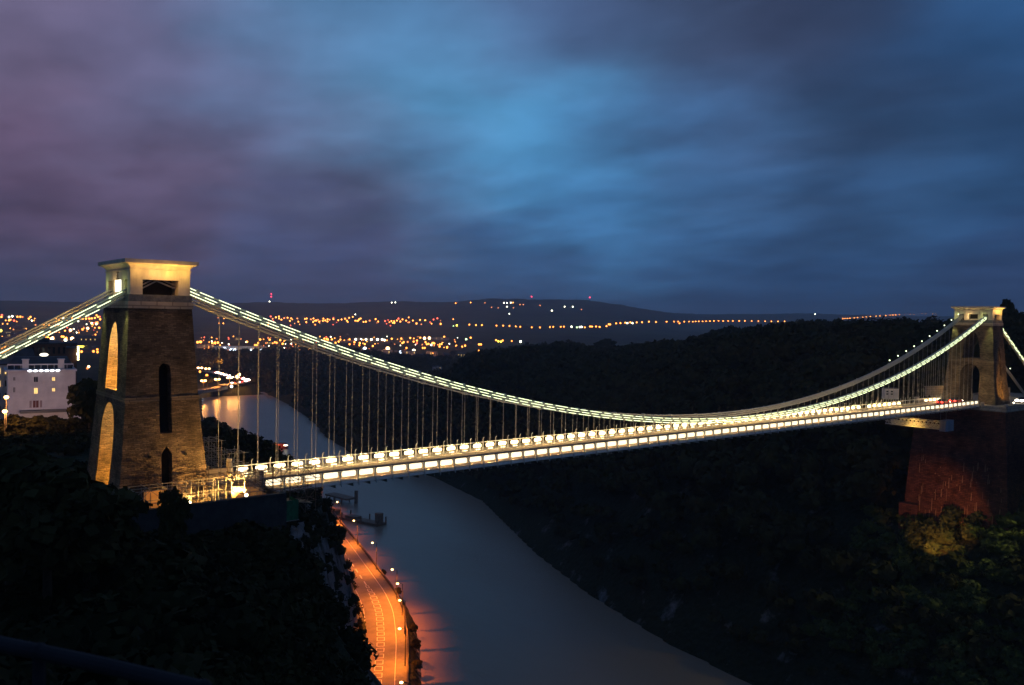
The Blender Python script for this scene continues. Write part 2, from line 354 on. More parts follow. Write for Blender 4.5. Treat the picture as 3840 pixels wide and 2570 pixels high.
# ------------------------------------------------------------------ suspension bridge
BR = thing('suspension_bridge', 'long iron suspension bridge with chains and deck outlined in white lights, spanning the gorge', 'bridge', (108, 0, 0))
def bo(x): return x-108
b = MB(); b.box(bo(X(0)), bo(X(79)), -2.9, 2.9, -0.35, 0.0); b.build('roadway', m_road, BR)
for s in (-1, 1):
    b = MB(); y0, y1 = sorted((s*3.2, s*(YP-0.06))); b.box(bo(X(0)), bo(X(79)), y0, y1, -0.12, 0.08); b.build('footway', m_walk, BR)
    g = MB(); g.box(bo(X(0)), bo(X(79)), s*YC-0.14, s*YC+0.14, -0.75, 0.12)
    g.box(bo(X(0)), bo(X(79)), s*YC-0.03, s*YC+0.03, 0.12, 0.24); g.box(bo(X(0)), bo(X(79)), s*YC-0.16, s*YC+0.16, 0.24, 0.29); g.build('main_girder', m_gird, BR)
gd = MB(); gd.box(-0.09, 0.09, -5.1, 5.1, -0.34, -0.22); gd.box(-0.04, 0.04, -3.6, 3.6, -0.95, -0.36); gd.box(-0.09, 0.09, -3.6, 3.6, -1.02, -0.95)
for s in (-1, 1):
    gd.hexa([(-0.05, s*5.1-0.05, -0.62), (0.05, s*5.1-0.05, -0.62), (0.05, s*5.1+0.05, -0.62), (-0.05, s*5.1+0.05, -0.62), (-0.07, s*5.0-0.08, 0.1), (0.07, s*5.0-0.08, 0.1), (0.07, s*5.0+0.08, 0.1), (-0.07, s*5.0+0.08, 0.1)])
gd = gd.data('cross_girder', m_iron)
for i in range(80): link('cross_girder', gd, BR, (bo(X(i)), 0, 0))
# parapets
for s in (-1, 1):
    y = s*YP
    pa = MB(); pa.hexa([(bo(X(0)), y-s*-0.15, -0.32), (bo(X(79)), y-s*-0.15, -0.32), (bo(X(79)), y-s*0.06, -0.34), (bo(X(0)), y-s*0.06, -0.34), (bo(X(0)), y-s*-0.05, 0.02), (bo(X(79)), y-s*-0.05, 0.02), (bo(X(79)), y-s*0.06, 0.02), (bo(X(0)), y-s*0.06, 0.02)])
    pa.box(bo(X(0)), bo(X(79)), y-0.04, y+0.04, 0.10, 0.15)
    par = pa.build('parapet', m_fasc, BR)
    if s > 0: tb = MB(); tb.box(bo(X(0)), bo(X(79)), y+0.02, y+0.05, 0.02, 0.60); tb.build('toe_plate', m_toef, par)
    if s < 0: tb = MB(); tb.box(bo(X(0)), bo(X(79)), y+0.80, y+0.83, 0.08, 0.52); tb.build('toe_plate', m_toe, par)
    rl = MB(); rl.box(bo(X(0)), bo(X(79)), y-0.09, y+0.09, 1.30, 1.42); rl.build('handrail', m_dark if s < 0 else m_iron, par)  # near rail coloured dark to look unlit
    la = MB(); nd_ = 9
    for i in range(79):
        for k in range(nd_):
            xa = bo(X(i)) + 0.12 + k*(P0-0.24)/nd_; xb = xa + (P0-0.24)/nd_
            for a, c in ((xa, xb), (xb, xa)):
                la.hexa([(a-0.02, y-0.015, 0.15), (a+0.02, y-0.015, 0.15), (a+0.02, y+0.015, 0.15), (a-0.02, y+0.015, 0.15), (c-0.02, y-0.015, 0.52), (c+0.02, y-0.015, 0.52), (c+0.02, y+0.015, 0.52), (c-0.02, y+0.015, 0.52)])
    la.build('lattice', m_iron, par)
    po = MB(); po.box(-0.07, 0.07, -0.09, 0.09, -0.45, 1.30)
    if s > 0:
        po.v = []; po.f = []; po.mi = []
        po.hexa([(-0.17, -0.08, -0.3), (0.17, -0.08, -0.3), (0.17, 0.08, -0.3), (-0.17, 0.08, -0.3), (-0.06, -0.06, 1.3), (0.06, -0.06, 1.3), (0.06, 0.06, 1.3), (-0.06, 0.06, 1.3)])
        po.tube([(0, 0, 1.3), (0.0, 0, 1.75), (0.05, 0, 1.98), (0.2, 0, 2.08)], 0.05)
    po = po.data('parapet_post', m_iron)
    for i in range(80): link('parapet_post', po, par, (bo(X(i)), y, 0))
    li = MB(); hw = 0.95 if s < 0 else 0.78
    z0, z1 = (0.50, 1.17) if s < 0 else (0.62, 1.16)
    pts = []
    rc = 0.2
    for cx_, cz_, a0 in ((hw-rc, z1-rc, 0), (-hw+rc, z1-rc, 90), (-hw+rc, z0+rc, 180), (hw-rc, z0+rc, 270)):
        for q in (0, 30, 60, 90): pts.append((cx_+rc*math.cos(R(a0+q)), cz_+rc*math.sin(R(a0+q))))
    n = len(pts); k = 0
    li.v = [(p[0], -0.04, p[1]) for p in pts] + [(p[0], 0.04, p[1]) for p in pts]
    li.f = [tuple(range(n)), tuple(range(2*n-1, n-1, -1))] + [(i, i+n, (i+1) % n+n, (i+1) % n) for i in range(n)]; li.mi = [0]*len(li.f)
    li = li.data('deck_light', m_deckl if s < 0 else m_deckf)
    for i in range(79):
        if s > 0 and i in (62, 70, 71, 72, 73, 74): continue
        link('deck_light', li, par, (bo(X(i)+P0/2), y-s*0.14, 0))
    if s > 0:
        l2 = MB(); l2.box(-0.42, 0.42, -0.03, 0.03, 0.26, 0.42); l2 = l2.data('low_bright_spot', m_deckf)  # bright spots below the far deck lights, made as glowing boxes
        for i in range(0, 79, 1):
            if i < 60: link('low_bright_spot', l2, par, (bo(X(i)+P0/2)+(0.35 if i < 12 else (-0.1 if i > 25 else 0.1)), y-0.2, 0))
# the small lamps under both handrails that light footways and girders
for s in (-1, 1):
    for i in range(79):
        if s > 0 and i in (62, 70, 71, 72, 73, 74): continue
        lamp('rail_lamp', 'POINT', (bo(X(i)+P0/2), s*(YP-0.42), 1.0), 170, (1, .66, .28), BR, .05)
# chains
XM, A, ZM = 107.3, 0.001889, 2.96
def zc(x): return ZM + A*(x-XM)**2        # top edge of the uppermost chain
CH = [0.16, 0.52, 0.88]
LINK = 3*P0
def chain(s, row):
    off = CH[row]; y = s*YC; sh = row*P0
    xs = [0.4]; x = X(0)-P0*3+sh
    while x < 214.2:
        if x > 1.2: xs.append(x)
        x += LINK
    xs.append(214.2)
    b = MB()
    for a, c in zip(xs[:-1], xs[1:]):
        n = 2
        for q in range(n):
            u0 = a+(c-a)*q/n; u1 = a+(c-a)*(q+1)/n
            za = zc(a)+(zc(c)-zc(a))*(q/n)-off; zb = zc(a)+(zc(c)-zc(a))*((q+1)/n)-off
            for yy in (-0.24, -0.08, 0.08, 0.24):
                b.hexa([(bo(u0), y+yy-0.035, za-0.09), (bo(u1), y+yy-0.035, zb-0.09), (bo(u1), y+yy+0.035, zb-0.09), (bo(u0), y+yy+0.035, za-0.09),
                        (bo(u0), y+yy-0.035, za+0.09), (bo(u1), y+yy-0.035, zb+0.09), (bo(u1), y+yy+0.035, zb+0.09), (bo(u0), y+yy+0.035, za+0.09)])
    # land sides
    for (xa, za, xb, zb) in ((0.4, zc(0.4)-off, -46, -2.0-off*0.4), (214.2, zc(214.2)-off, 262, -2.5-off*0.4)):
        for yy in (-0.24, -0.08, 0.08, 0.24):
            b.hexa([(bo(xa), y+yy-0.035, za-0.09), (bo(xb), y+yy-0.035, zb-0.09), (bo(xb), y+yy+0.035, zb-0.09), (bo(xa), y+yy+0.035, za-0.09),
                    (bo(xa), y+yy-0.035, za+0.09), (bo(xb), y+yy-0.035, zb+0.09), (bo(xb), y+yy+0.035, zb+0.09), (bo(xa), y+yy+0.035, za+0.09)])
    o = b.build('chain', m_iron, BR)
    cp = MB(); cp.cyl((0, -0.36, 0), (0, 0.36, 0), 0.17, n=10); cp.box(-0.22, 0.22, -0.3, 0.3, -0.13, 0.2)
    cpd = cp.data('coupling', m_iron)
    for x in xs[1:-1]: link('coupling', cpd, o, (bo(x), y, zc(x)-off))
    # lamps on the outer face
    def strip(xa, za, xb, zb):
        yy = y+s*0.46
        q = MB(); q.hexa([(bo(xa), yy-0.03, za-0.03), (bo(xb), yy-0.03, zb-0.03), (bo(xb), yy+0.03, zb-0.03), (bo(xa), yy+0.03, za-0.03),
                          (bo(xa), yy-0.03, za+0.035), (bo(xb), yy-0.03, zb+0.035), (bo(xb), yy+0.03, zb+0.035), (bo(xa), yy+0.03, za+0.035)])
        q.build('light_strip', m_led, o)
    def seg(a, za, c, zb, fr):
        for f0, f1 in fr: strip(a+(c-a)*f0, za+(zb-za)*f0, a+(c-a)*f1, zb and za+(zb-za)*f1)
    if s < 0:
        for a, c in zip(xs[:-1], xs[1:]):
            fr = ((0.04, 0.24), (0.33, 0.67), (0.76, 0.96)) if c-a > 3 else ((0.15, 0.8),)
            fr = [(max(f0, (3.9-a)/(c-a)), min(f1, (211.2-a)/(c-a))) for f0, f1 in fr]
            seg(a, zc(a)-off, c, zc(c)-off, [q for q in fr if q[1]-q[0] > .05])
        for (xa, za, xb, zb) in ((0.4, zc(0.4)-off, -46, -2.0-off*0.4), (214.2, zc(214.2)-off, 262, -2.5-off*0.4)):
            L_ = 46.4
            for k in range(6):
                a = k*LINK+3.3+row*1.1
                for f0, f1 in ((0.2, 1.5), (2.7, 4.9), (5.8, 6.9)):
                    u = (a+f0)/L_; v = (a+f1)/L_
                    if v < 1: strip(xa+(xb-xa)*u, za+(zb-za)*u, xa+(xb-xa)*v, za+(zb-za)*v)
            for k in range(5):
                u = (k*LINK+4.6+row*1.1)/L_
                link('coupling', cpd, o, (bo(xa+(xb-xa)*u), y, za+(zb-za)*u))
    elif row == 0:
        bl = MB(); bl.ball((0, 0, 0), 0.17); bl = bl.data('chain_lamp', m_led)
        for k in range(10):
            x = 210.5-k*4.1; link('chain_lamp', bl, o, (bo(x), y+0.35, zc(x)+0.55))
        for k in range(5):
            x = 226+k*4.5; link('chain_lamp', bl, o, (bo(x), y-0.55, zc(214.2)-(x-214.2)*0.551+0.1))
    return o
for s in (-1, 1):
    for row in range(3): chain(s, row)
# hanger rods
def rodmesh(b, x, y, z1):
    b.cyl((bo(x), y, 0.3), (bo(x), y, z1), 0.029, n=6, cap=False); b.cyl((bo(x), y, 0.3), (bo(x), y, 0.8), 0.06, 0.03, n=6)
allr = []
for s in (-1, 1):
    for i in range(-1, 80):
        x = X(i); allr.append((math.dist((x, s*YC, 5), CAM), s, x, i))
allr.sort(); far = MB()
for k, (d_, s, x, i) in enumerate(allr):
    z1 = zc(x)-CH[i % 3]
    if z1 < 0.8: continue
    if k < 100:
        b = MB(); rodmesh(b, x, s*YC, z1); b.build('hanger_rod', m_rod, BR)
    else: rodmesh(far, x, s*YC, z1)
tag(far.build('hanger_rods', m_rod, BR), kind='stuff')

# ------------------------------------------------------------------ towers
def hyf(z): return float(np.interp(z, [-1, 0, 11.2, 20.7], [7.3, 6.95, 5.75, 5.05]))
def hxf(z): return float(np.interp(z, [-1, 0, 4, 11.2, 20.7], [5.1, 4.75, 4.3, 3.72, 3.22]))
def opf(z):   # half-width of the archway at height z
    if z < 7.2: return 2.55
    if z < 10.5: return 2.55*math.sqrt(max(0, 1-((z-7.2)/3.35)**2))
    if z < 11.95: return 0
    if z < 19.2: return float(np.interp(z, [11.95, 14.5, 16.3, 17.5, 18.3, 18.7, 19.0, 19.2], [2.3, 2.1, 1.8, 1.45, 1.08, 0.8, 0.5, 0.05]))
    return 0
def niche(z, side):   # (x centre, half width) of the slot in the river-side and down-river flanks
    if 1.7 < z < 5.4: return 0.55
    if 5.4 <= z < 6.3: return 0.55*(6.3-z)/0.9+.001
    if 7.6 < z < 14.2: return 0.62
    if 14.2 <= z < 14.95: return 0.62*math.sqrt(max(0, 1-((z-14.2)/0.76)**2))
    return 0
def tower(cx, name, label, landdir):
    T = thing(name, label, 'bridge tower', (cx, 0, 0))
    zs = sorted(set([0, 1.0, 1.7, 3, 5.4, 5.85, 6.3, 7.2, 7.6, 8, 8.6, 9.2, 9.7, 10.05, 10.35, 10.5, 11.0, 11.45, 11.95, 13.2, 14.2, 14.5, 14.75, 14.94, 15.5, 16.3, 17, 17.5, 17.9, 18.3, 18.7, 19.0, 19.2, 20.0, 20.7]))
    b = MB(); DK = {}
    for z0, z1 in zip(zs[:-1], zs[1:]):
        zm = (z0+z1)/2
        b.m = 1 if 11.0 <= z0 < 11.4 else 0
        ex = 0.06 if b.m else 0
        o0, o1 = opf(z0+1e-4), opf(z1-1e-4)
        y0, y1, x0, x1 = hyf(z0)+ex, hyf(z1)+ex, hxf(z0)+ex, hxf(z1)+ex
        nh = niche(zm, 0); n0, n1 = (niche(z0+1e-3, 0), niche(z1-1e-3, 0)) if nh else (0, 0)
        for s in (-1, 1):
            def q(a, b_, c, d):
                b.quad(*( (a, b_, c, d) if s > 0 else (d, c, b_, a)))
            # front and back
            for f in (-1, 1):
                p = [(f*x0, s*o0, z0), (f*x0, s*y0, z0), (f*x1, s*y1, z1), (f*x1, s*o1, z1)]
                if f*s > 0: b.quad(*p)
                else: b.quad(*p[::-1])
            if max(o0, o1) > 0: q((-x0, s*o0, z0), (x0, s*o0, z0), (x1, s*o1, z1), (-x1, s*o1, z1))
            # flank
            if not nh: q((x0, s*y0, z0), (-x0, s*y0, z0), (-x1, s*y1, z1), (x1, s*y1, z1))
            else:
                nc = 0.25
                q((x0, s*y0, z0), (nc+n0, s*y0, z0), (nc+n1, s*y1, z1), (x1, s*y1, z1))
                q((nc-n0, s*y0, z0), (-x0, s*y0, z0), (-x1, s*y1, z1), (nc-n1, s*y1, z1))
                q((nc+n0, s*y0, z0), (nc+n0, s*(y0-1.3), z0), (nc+n1, s*(y1-1.3), z1), (nc+n1, s*y1, z1))
                q((nc-n0, s*(y0-1.3), z0), (nc-n0, s*y0, z0), (nc-n1, s*y1, z1), (nc-n1, s*(y1-1.3), z1))
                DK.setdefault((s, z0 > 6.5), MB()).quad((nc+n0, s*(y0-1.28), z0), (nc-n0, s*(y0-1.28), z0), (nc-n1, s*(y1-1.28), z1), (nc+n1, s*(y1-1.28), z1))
                for zz, test in ((z0, niche(z0-0.05, 0)), (z1, niche(z1+0.05, 0))):
                    if not test:
                        yy = y0 if zz == z0 else y1; nn = n0 if zz == z0 else n1
                        b.quad((nc-nn, s*yy, zz), (nc+nn, s*yy, zz), (nc+nn, s*(yy-1.3), zz), (nc-nn, s*(yy-1.3), zz))
    for z in (10.51, 11.95):
        b.m = 0; x0 = hxf(z); b.quad((-x0, -2.6, z), (x0, -2.6, z), (x0, 2.6, z), (-x0, 2.6, z))
    sh = b.build('shaft', [m_rubble, m_band], T)
    for dk in DK.values(): dk.build('window_recess', m_black, T)  # dark sheet at the back paints the shade of the slot
    # sill band with putlog holes, dark blocks for their shade
    ph = MB()
    for s in (-1, 1):
        for xx in (-1.5, 2.2): ph.box(xx-0.12, xx+0.12, s*(hyf(5.2)+0.02)-0.1, s*(hyf(5.2)+0.02)+0.1, 5.15, 5.4)
    ph.build('putlog_hole', m_black, T)
    # mouldings
    def ring(name_, m, z0, z1, ex, ey=None, mt_=None):
        q = MB(); ey = ex if ey is None else ey; q.box(-ex, ex, -ey, ey, z0, z1); return q.build(name_, m, T)
    hx, hy = 3.22, 5.05
    ring('string_course', m_ashlar, 20.7, 21.42, hx+0.10, hy+0.10)
    ring('ledge', m_ledge, 21.42, 22.15, hx-0.02, hy-0.02)
    # saddle chamber : corner piers, inner piers, slots
    for sx in (-1, 1):
        for sy in (-1, 1):
            x0, x1 = sorted((sx*1.83, sx*3.05)); y0, y1 = sorted((sy*3.75, sy*4.85)); ch = MB(); ch.box(x0, x1, y0, y1, 22.15, 23.72); ch.build('corner_pier', m_cap, T)
            y0, y1 = sorted((sy*1.15, sy*2.35)); x0, x1 = sorted((sx*2.0, sx*2.95)); ch = MB(); ch.box(x0, x1, y0, y1, 22.15, 23.72); ch.build('inner_pier', m_cap, T)
        x0, x1 = sorted((sx*1.9, sx*2.7)); ch = MB(); ch.box(x0, x1, -1.15, 1.15, 22.15, 22.5); ch.build('chamber_sill', m_cap, T)

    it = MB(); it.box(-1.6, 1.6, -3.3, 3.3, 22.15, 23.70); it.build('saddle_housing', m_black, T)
    en = MB(); en.box(-3.05, 3.05, -4.85, 4.85, 23.72, 24.65); en.box(-3.13, 3.13, -4.93, 4.93, 24.65, 24.78); en.build('entablature', m_cap, T)
    # flared cornice
    co = MB(); prof = [(3.02, 4.82, 24.78), (3.06, 4.86, 24.95), (3.18, 4.98, 25.14), (3.38, 5.18, 25.28), (3.66, 5.46, 25.38), (3.74, 5.54, 25.40), (3.74, 5.54, 25.80)]
    k = len(co.v)
    for a, bb, z in prof: co.v += [(-a, -bb, z), (a, -bb, z), (a, bb, z), (-a, bb, z)]
    for i in range(len(prof)-1):
        for j in range(4): co.f.append((i*4+j, i*4+(j+1) % 4, (i+1)*4+(j+1) % 4, (i+1)*4+j)); co.mi.append(0)
    e = (len(prof)-1)*4; co.f.append((e, e+1, e+2, e+3)); co.mi.append(0); co.build('cornice', m_cap, T)
    # plinth
    pl = MB(); pl.box(-5.1, 5.1, -7.3, -2.3, -1.0, 0.0); pl.box(-5.1, 5.1, 2.3, 7.3, -1.0, 0.0); pl.build('plinth', m_ashlar, T)
    return T
CX = 0.38
TC = tower(CX, 'bridge_tower', 'tall stone tower at left, floodlit gold, cream cornice, chains leaving both sides', -1)
LX = 214.45
TL = tower(LX, 'bridge_tower', 'distant small stone tower at the right end of the bridge, dark arch and orange side', 1)
# inscription panel on the land face of the left tower (cut letters in five centred lines)
def insc(T, sgn):
    rows = ['SUSPENSA', 'VIX', 'VIA FIT', 'A D', 'MDCCCLXIV']
    for k, t in enumerate(rows):
        cu = bpy.data.curves.new('inscription', 'FONT'); cu.body = t; cu.size = 0.2 if k != 2 else 0.26; cu.align_x = 'CENTER'; cu.extrude = 0.004
        tmp = bpy.data.objects.new('tmp', cu); col.objects.link(tmp); bpy.context.view_layer.update(); me = bpy.data.meshes.new_from_object(tmp.evaluated_get(bpy.context.evaluated_depsgraph_get())); bpy.data.objects.remove(tmp)
        o = bpy.data.objects.new('inscription', me); col.objects.link(o); o.parent = T
        o.location = (sgn*3.06, -1.0*sgn*0+0.0, 24.47-k*0.17); o.rotation_euler = (R(90), 0, R(-90) if sgn < 0 else R(90)); me.materials.clear(); me.materials.append(m_insc)
        if k == 2: o.location.z -= 0.04
insc(TC, -1)
# glowing panel for the lit white block in the saddle opening, facing inland
m_panel = emis('white_block_glow', (1.0, 0.97, 0.8), 2.2)
pn = MB(); pn.box(-3.02, -2.96, -1.1, 1.1, 22.45, 23.72); pn.build('glow_panel', m_panel, TC)

# ------------------------------------------------------------------ abutments
AB = thing('bridge_abutment', 'huge red sandstone block rising from the wooded slope under the right tower', 'abutment', (218, 0, -34))
b = MB()
def ab(z): return float(np.interp(z, [-36, -14, -1], [203.0, 204.3, 204.9])), float(np.interp(z, [-36, -14, -1], [13.6, 12.2, 11.2]))
zz = [-44, -36, -14.6, -14.0, -1.2]
for z0, z1 in zip(zz[:-1], zz[1:]):
    (xa, ya), (xb, yb) = ab(z0), ab(z1); e = 0.15 if z0 == -14.6 else 0
    b.hexa([(xa-e-218, -ya-e, z0+34), (262-218, -ya-e, z0+34), (262-218, ya+e, z0+34), (xa-e-218, ya+e, z0+34), (xb-e-218, -yb-e, z1+34), (262-218, -yb-e, z1+34), (262-218, yb+e, z1+34), (xb-e-218, yb+e, z1+34)])
b.build('masonry', m_red, AB)
b = MB(); b.box(202.3-218, 206-218, 9.0, 14.0, -12, 5.8); b.box(202.4-218, 206-218, -2, 9.0, -12, 2.2); b.build('footing', m_red, AB)
b = MB(); b.box(204.5-218, 262-218, -11.6, 11.6, 32.8, 33.25); b.build('coping', m_ashlar, AB)
b = MB()
for y in (-11.4, 11.2): b.box(205-218, 262-218, y-0.15, y+0.25, 33.25, 34.4)
b.box(204.7-218, 205.2-218, -11.5, -5.1, 33.25, 34.1); b.box(204.7-218, 205.2-218, 5.1, 11.5, 33.25, 34.1)
for y in (-11.3, -5.6, 5.6, 11.3): b.cyl((205.1-218, y, 33.2), (205.1-218, y, 34.9), 0.45, n=10)
b.build('parapet_wall', m_ashlar, AB)
b = MB(); b.box(204.9-218, 262-218, -11, 11, 33.26, 33.9); b.build('roadway', m_road, AB)
# pale drips and streaks of weathering on the sandstone
m_streak = mat('pale_stain', (0.27, 0.16, 0.09), (0.2, 0.12, 0.06), 2, 0.9)
b = MB(); rr = random.Random(5)
for k in range(90):
    y = rr.uniform(-11.5, 9.5); z = -33+rr.random()**1.8*18; h = rr.uniform(0.3, 3.4)*(1.2 if z < -25 else .8); x, yy = ab(z); x2, _ = ab(z+h); wd = rr.uniform(0.05, 0.17)
    b.hexa([(x-0.04-218, y-wd, z+34), (x+0.1-218, y-wd, z+34), (x+0.1-218, y+wd, z+34), (x-0.04-218, y+wd, z+34), (x2-0.04-218, y-wd*.6, z+h+34), (x2+0.1-218, y-wd*.6, z+h+34), (x2+0.1-218, y+wd*.6, z+h+34), (x2-0.04-218, y+wd*.6, z+h+34)])
tag(b.build('stain', m_streak, AB), kind='stuff')
AC = thing('bridge_abutment', 'low stone terrace under the left tower with a dark bluish parapet wall', 'abutment', (0, 0, -5))
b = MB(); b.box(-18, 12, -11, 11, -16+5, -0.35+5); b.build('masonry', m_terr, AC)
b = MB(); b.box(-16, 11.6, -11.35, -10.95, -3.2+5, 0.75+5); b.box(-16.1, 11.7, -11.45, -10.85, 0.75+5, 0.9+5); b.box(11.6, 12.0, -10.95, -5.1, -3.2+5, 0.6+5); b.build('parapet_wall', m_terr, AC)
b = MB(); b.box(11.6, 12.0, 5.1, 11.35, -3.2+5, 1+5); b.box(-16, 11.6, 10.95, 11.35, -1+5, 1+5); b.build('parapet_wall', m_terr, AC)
b = MB(); b.box(-40, 12, -2.9, 2.9, -0.34+5, 0+5); b.build('roadway', m_road, AC)
b = MB(); b.box(-16, 12, -10.9, -2.95, -0.34+5, -0.02+5); b.box(-16, 12, 2.95, 10.9, -0.34+5, -0.02+5); b.build('paving', m_ashlar, AC)
for s in (-1, 1):
    b = MB(); b.box(5.2, 12, s*4.9-0.2, s*4.9+0.2, 0+5, 1.3+5); b.cyl((11.6, s*4.9, 5), (11.6, s*4.9, 5+2.4), 0.35, n=8); b.build('end_wall', m_ashlar, AC)

# ------------------------------------------------------------------ floodlights of the bridge (real lamps)
def flood(name, label, loc, target, power, color, spot=80, size=0.2, grp=None, glass=True):
    t = thing(name, label, 'floodlight', loc, 0, grp)
    b = MB(); b.cyl((0, 0, 0), (0, 0, 0.5), 0.05); b.box(-0.18, 0.18, -0.18, 0.18, 0.5, 0.62); b.build('bracket', m_dark, t)
    h = MB(); h.ball((0, 0, 0.78), 0.19, n=8, m=5); h.build('lamp_head', emis('flood_glass', (1, .85, .55), 9, False) if glass else m_dark, t)
    tt = Vector(target)-Vector(loc)
    lamp('beam', 'SPOT', (0, 0, 1.05), power, color, t, size, None, spot, 0.5).rotation_euler = (tt-Vector((0, 0, 1.05))).to_track_quat('-Z', 'Y').to_euler()
    return t
GOLD = (1.0, 0.55, 0.14); CRM = (1.0, 0.72, 0.30); ORG = (1.0, 0.36, 0.05)
flood('floodlight', 'bright white floodlight on the terrace near the deck end, right of the other one', (8.0, -9.6, 0), (4.8, -6.4, 3.6), 11500, GOLD, 110)
flood('floodlight', 'floodlight with pale beam in mid scaffold at the foot of the left tower', (1.8, -10.0, 0), (4.9, -6.5, 1.5), 1800, GOLD, 100)
for z, p in ((0.3, 0), (12.0, 0)):
    flood('floodlight', 'floodlight inside the %s arch of the left tower' % ('lower' if z < 5 else 'upper'), (CX-1.0, -1.7, z), (CX+0.6, 3.5, z+4.2), p, CRM if z > 5 else GOLD, 120)
    lamp('arch_lamp', 'POINT', (CX-1.3, -1.6, z+1.1), 5200, (1, .46, .06), TC, .15).location = (-1.3, -1.3, z+1.2)
    lamp('arch_lamp', 'POINT', (0, 0, 0), 3600 if z > 5 else 1800, (1, .74, .3), TC, .15).location = (-1.0, -0.3, z+(5.6 if z > 5 else 8.6))
# cornice uplights
for T, cx, pw in ((TC, CX, 1), (TL, LX, 1.4)):
    for (x, y, tx, ty, c, e) in ((2.5, -5.7, 0.4, -4.9, (1, .6, .12), 60), (0.9, -5.7, 0.4, -4.9, (1, .6, .12), 80), (-0.8, -5.7, 0, 0, (1, .6, .17), 60), (-2.4, -5.7, 0.4, -4.9, (1, .58, .15), 45), (-3.7, 1.0, -3.2, 0.5, (1, .7, .3), 60), (-3.7, -2.6, -3.1, -2.6, (0.8, 1, 0.35), 26), (-3.9, 4.2, -3.1, 4.2, (0.8, 1, 0.35), 26)):
        lamp('uplight', 'POINT', (x, y, 24.6 if y < -5 else 23.2), e*pw, c, T, 0.15)
    lamp('uplight', 'POINT', (0.3, -6.4, 24.0), 60*pw, (1, .42, .15), T, 0.15)
    # chain-coloured wash down the corner piers
    for y in (-4.6, 4.6):
        lamp('wash', 'SPOT', (-4.2, y, 22.4), 1500*pw, (0.75, 0.9, 0.3), T, 0.1, (-3.2, y, 12), 40, 0.9)
flood('floodlight', 'orange floodlight beside the right tower', (LX-4.0, -11.0, 0.2), (LX+2, -6.3, 6), 5200, (1, .5, .1), 75)
lamp('beam', 'POINT', (LX-9, -2.5, 5.0), 500, (1, .8, .35), TL, 0.5).location = (-9, -2.5, 5)
# ------------------------------------------------------------------ terrain
def groundmat():
    m, N, L, B = nt('gorge_ground')
    B.inputs['Roughness'].default_value = 0.95; B.inputs['Specular IOR Level'].default_value = 0.15
    tc = N.new('ShaderNodeTexCoord'); ge = N.new('ShaderNodeNewGeometry'); s = N.new('ShaderNodeSeparateXYZ'); L.new(ge.outputs['Normal'], s.inputs[0])
    n1 = N.new('ShaderNodeTexNoise'); n1.inputs['Scale'].default_value = 0.11; n1.inputs['Detail'].default_value = 8; n1.inputs['Roughness'].default_value = 0.65; L.new(tc.outputs['Object'], n1.inputs['Vector'])
    ad = N.new('ShaderNodeMath'); ad.operation = 'SUBTRACT'; L.new(n1.outputs['Fac'], ad.inputs[0])
    ml = N.new('ShaderNodeMath'); ml.operation = 'MULTIPLY'; ml.inputs[1].default_value = 0.42; L.new(s.outputs['Z'], ml.inputs[0]); L.new(ml.outputs[0], ad.inputs[1])
    cr = N.new('ShaderNodeValToRGB'); e = cr.color_ramp.elements; e[0].position = 0.30; e[0].color = (0.020, 0.026, 0.012, 1); e[1].position = 0.42; e[1].color = (0.20, 0.19, 0.19, 1)
    L.new(ad.outputs[0], cr.inputs['Fac']); L.new(cr.outputs['Color'], B.inputs['Base Color'])
    n2 = N.new('ShaderNodeTexVoronoi'); n2.inputs['Scale'].default_value = 0.5; L.new(tc.outputs['Object'], n2.inputs['Vector'])
    n3 = N.new('ShaderNodeTexNoise'); n3.inputs['Scale'].default_value = 0.9; n3.inputs['Detail'].default_value = 10; L.new(tc.outputs['Object'], n3.inputs['Vector'])
    m3 = N.new('ShaderNodeMath'); L.new(n2.outputs['Distance'], m3.inputs[0]); L.new(n3.outputs['Fac'], m3.inputs[1])
    bp = N.new('ShaderNodeBump'); bp.inputs['Strength'].default_value = 1; bp.inputs['Distance'].default_value = 1.0; L.new(m3.outputs[0], bp.inputs['Height']); L.new(bp.outputs['Normal'], B.inputs['Normal'])
    return m
m_ground = groundmat()
gx = np.concatenate([np.arange(-260, -60, 8), np.arange(-60, 132, 1.3), np.arange(132, 260, 3), np.arange(260, 640, 9)])
gy = np.concatenate([np.arange(-220, -110, 8), np.arange(-110, 262, 1.4), np.arange(262, 960, 7)])
XX, YY = np.meshgrid(gx, gy); ZZ = H(XX, YY)
ov = (fbm(XX/5, YY/5, 21, 3)-.44)*2.2   # shift steep faces sideways so that the cliff is not a plain height field
steep = (XX < xwall(YY)-14) & (YY < 270) & (XX > -30)
V = np.stack([XX+np.where(steep, ov, 0), YY, ZZ], -1).reshape(-1, 3)
nx, ny = len(gx), len(gy)
idx = np.arange(nx*ny).reshape(ny, nx)
Fc = np.stack([idx[:-1, :-1], idx[:-1, 1:], idx[1:, 1:], idx[1:, :-1]], -1).reshape(-1, 4)
me = npmesh('gorge_ground', V, Fc, [m_ground], smooth=True)
tag(link('terrain', me), 'dark rocky wooded sides of the gorge under the bridge', 'terrain', kind='structure')
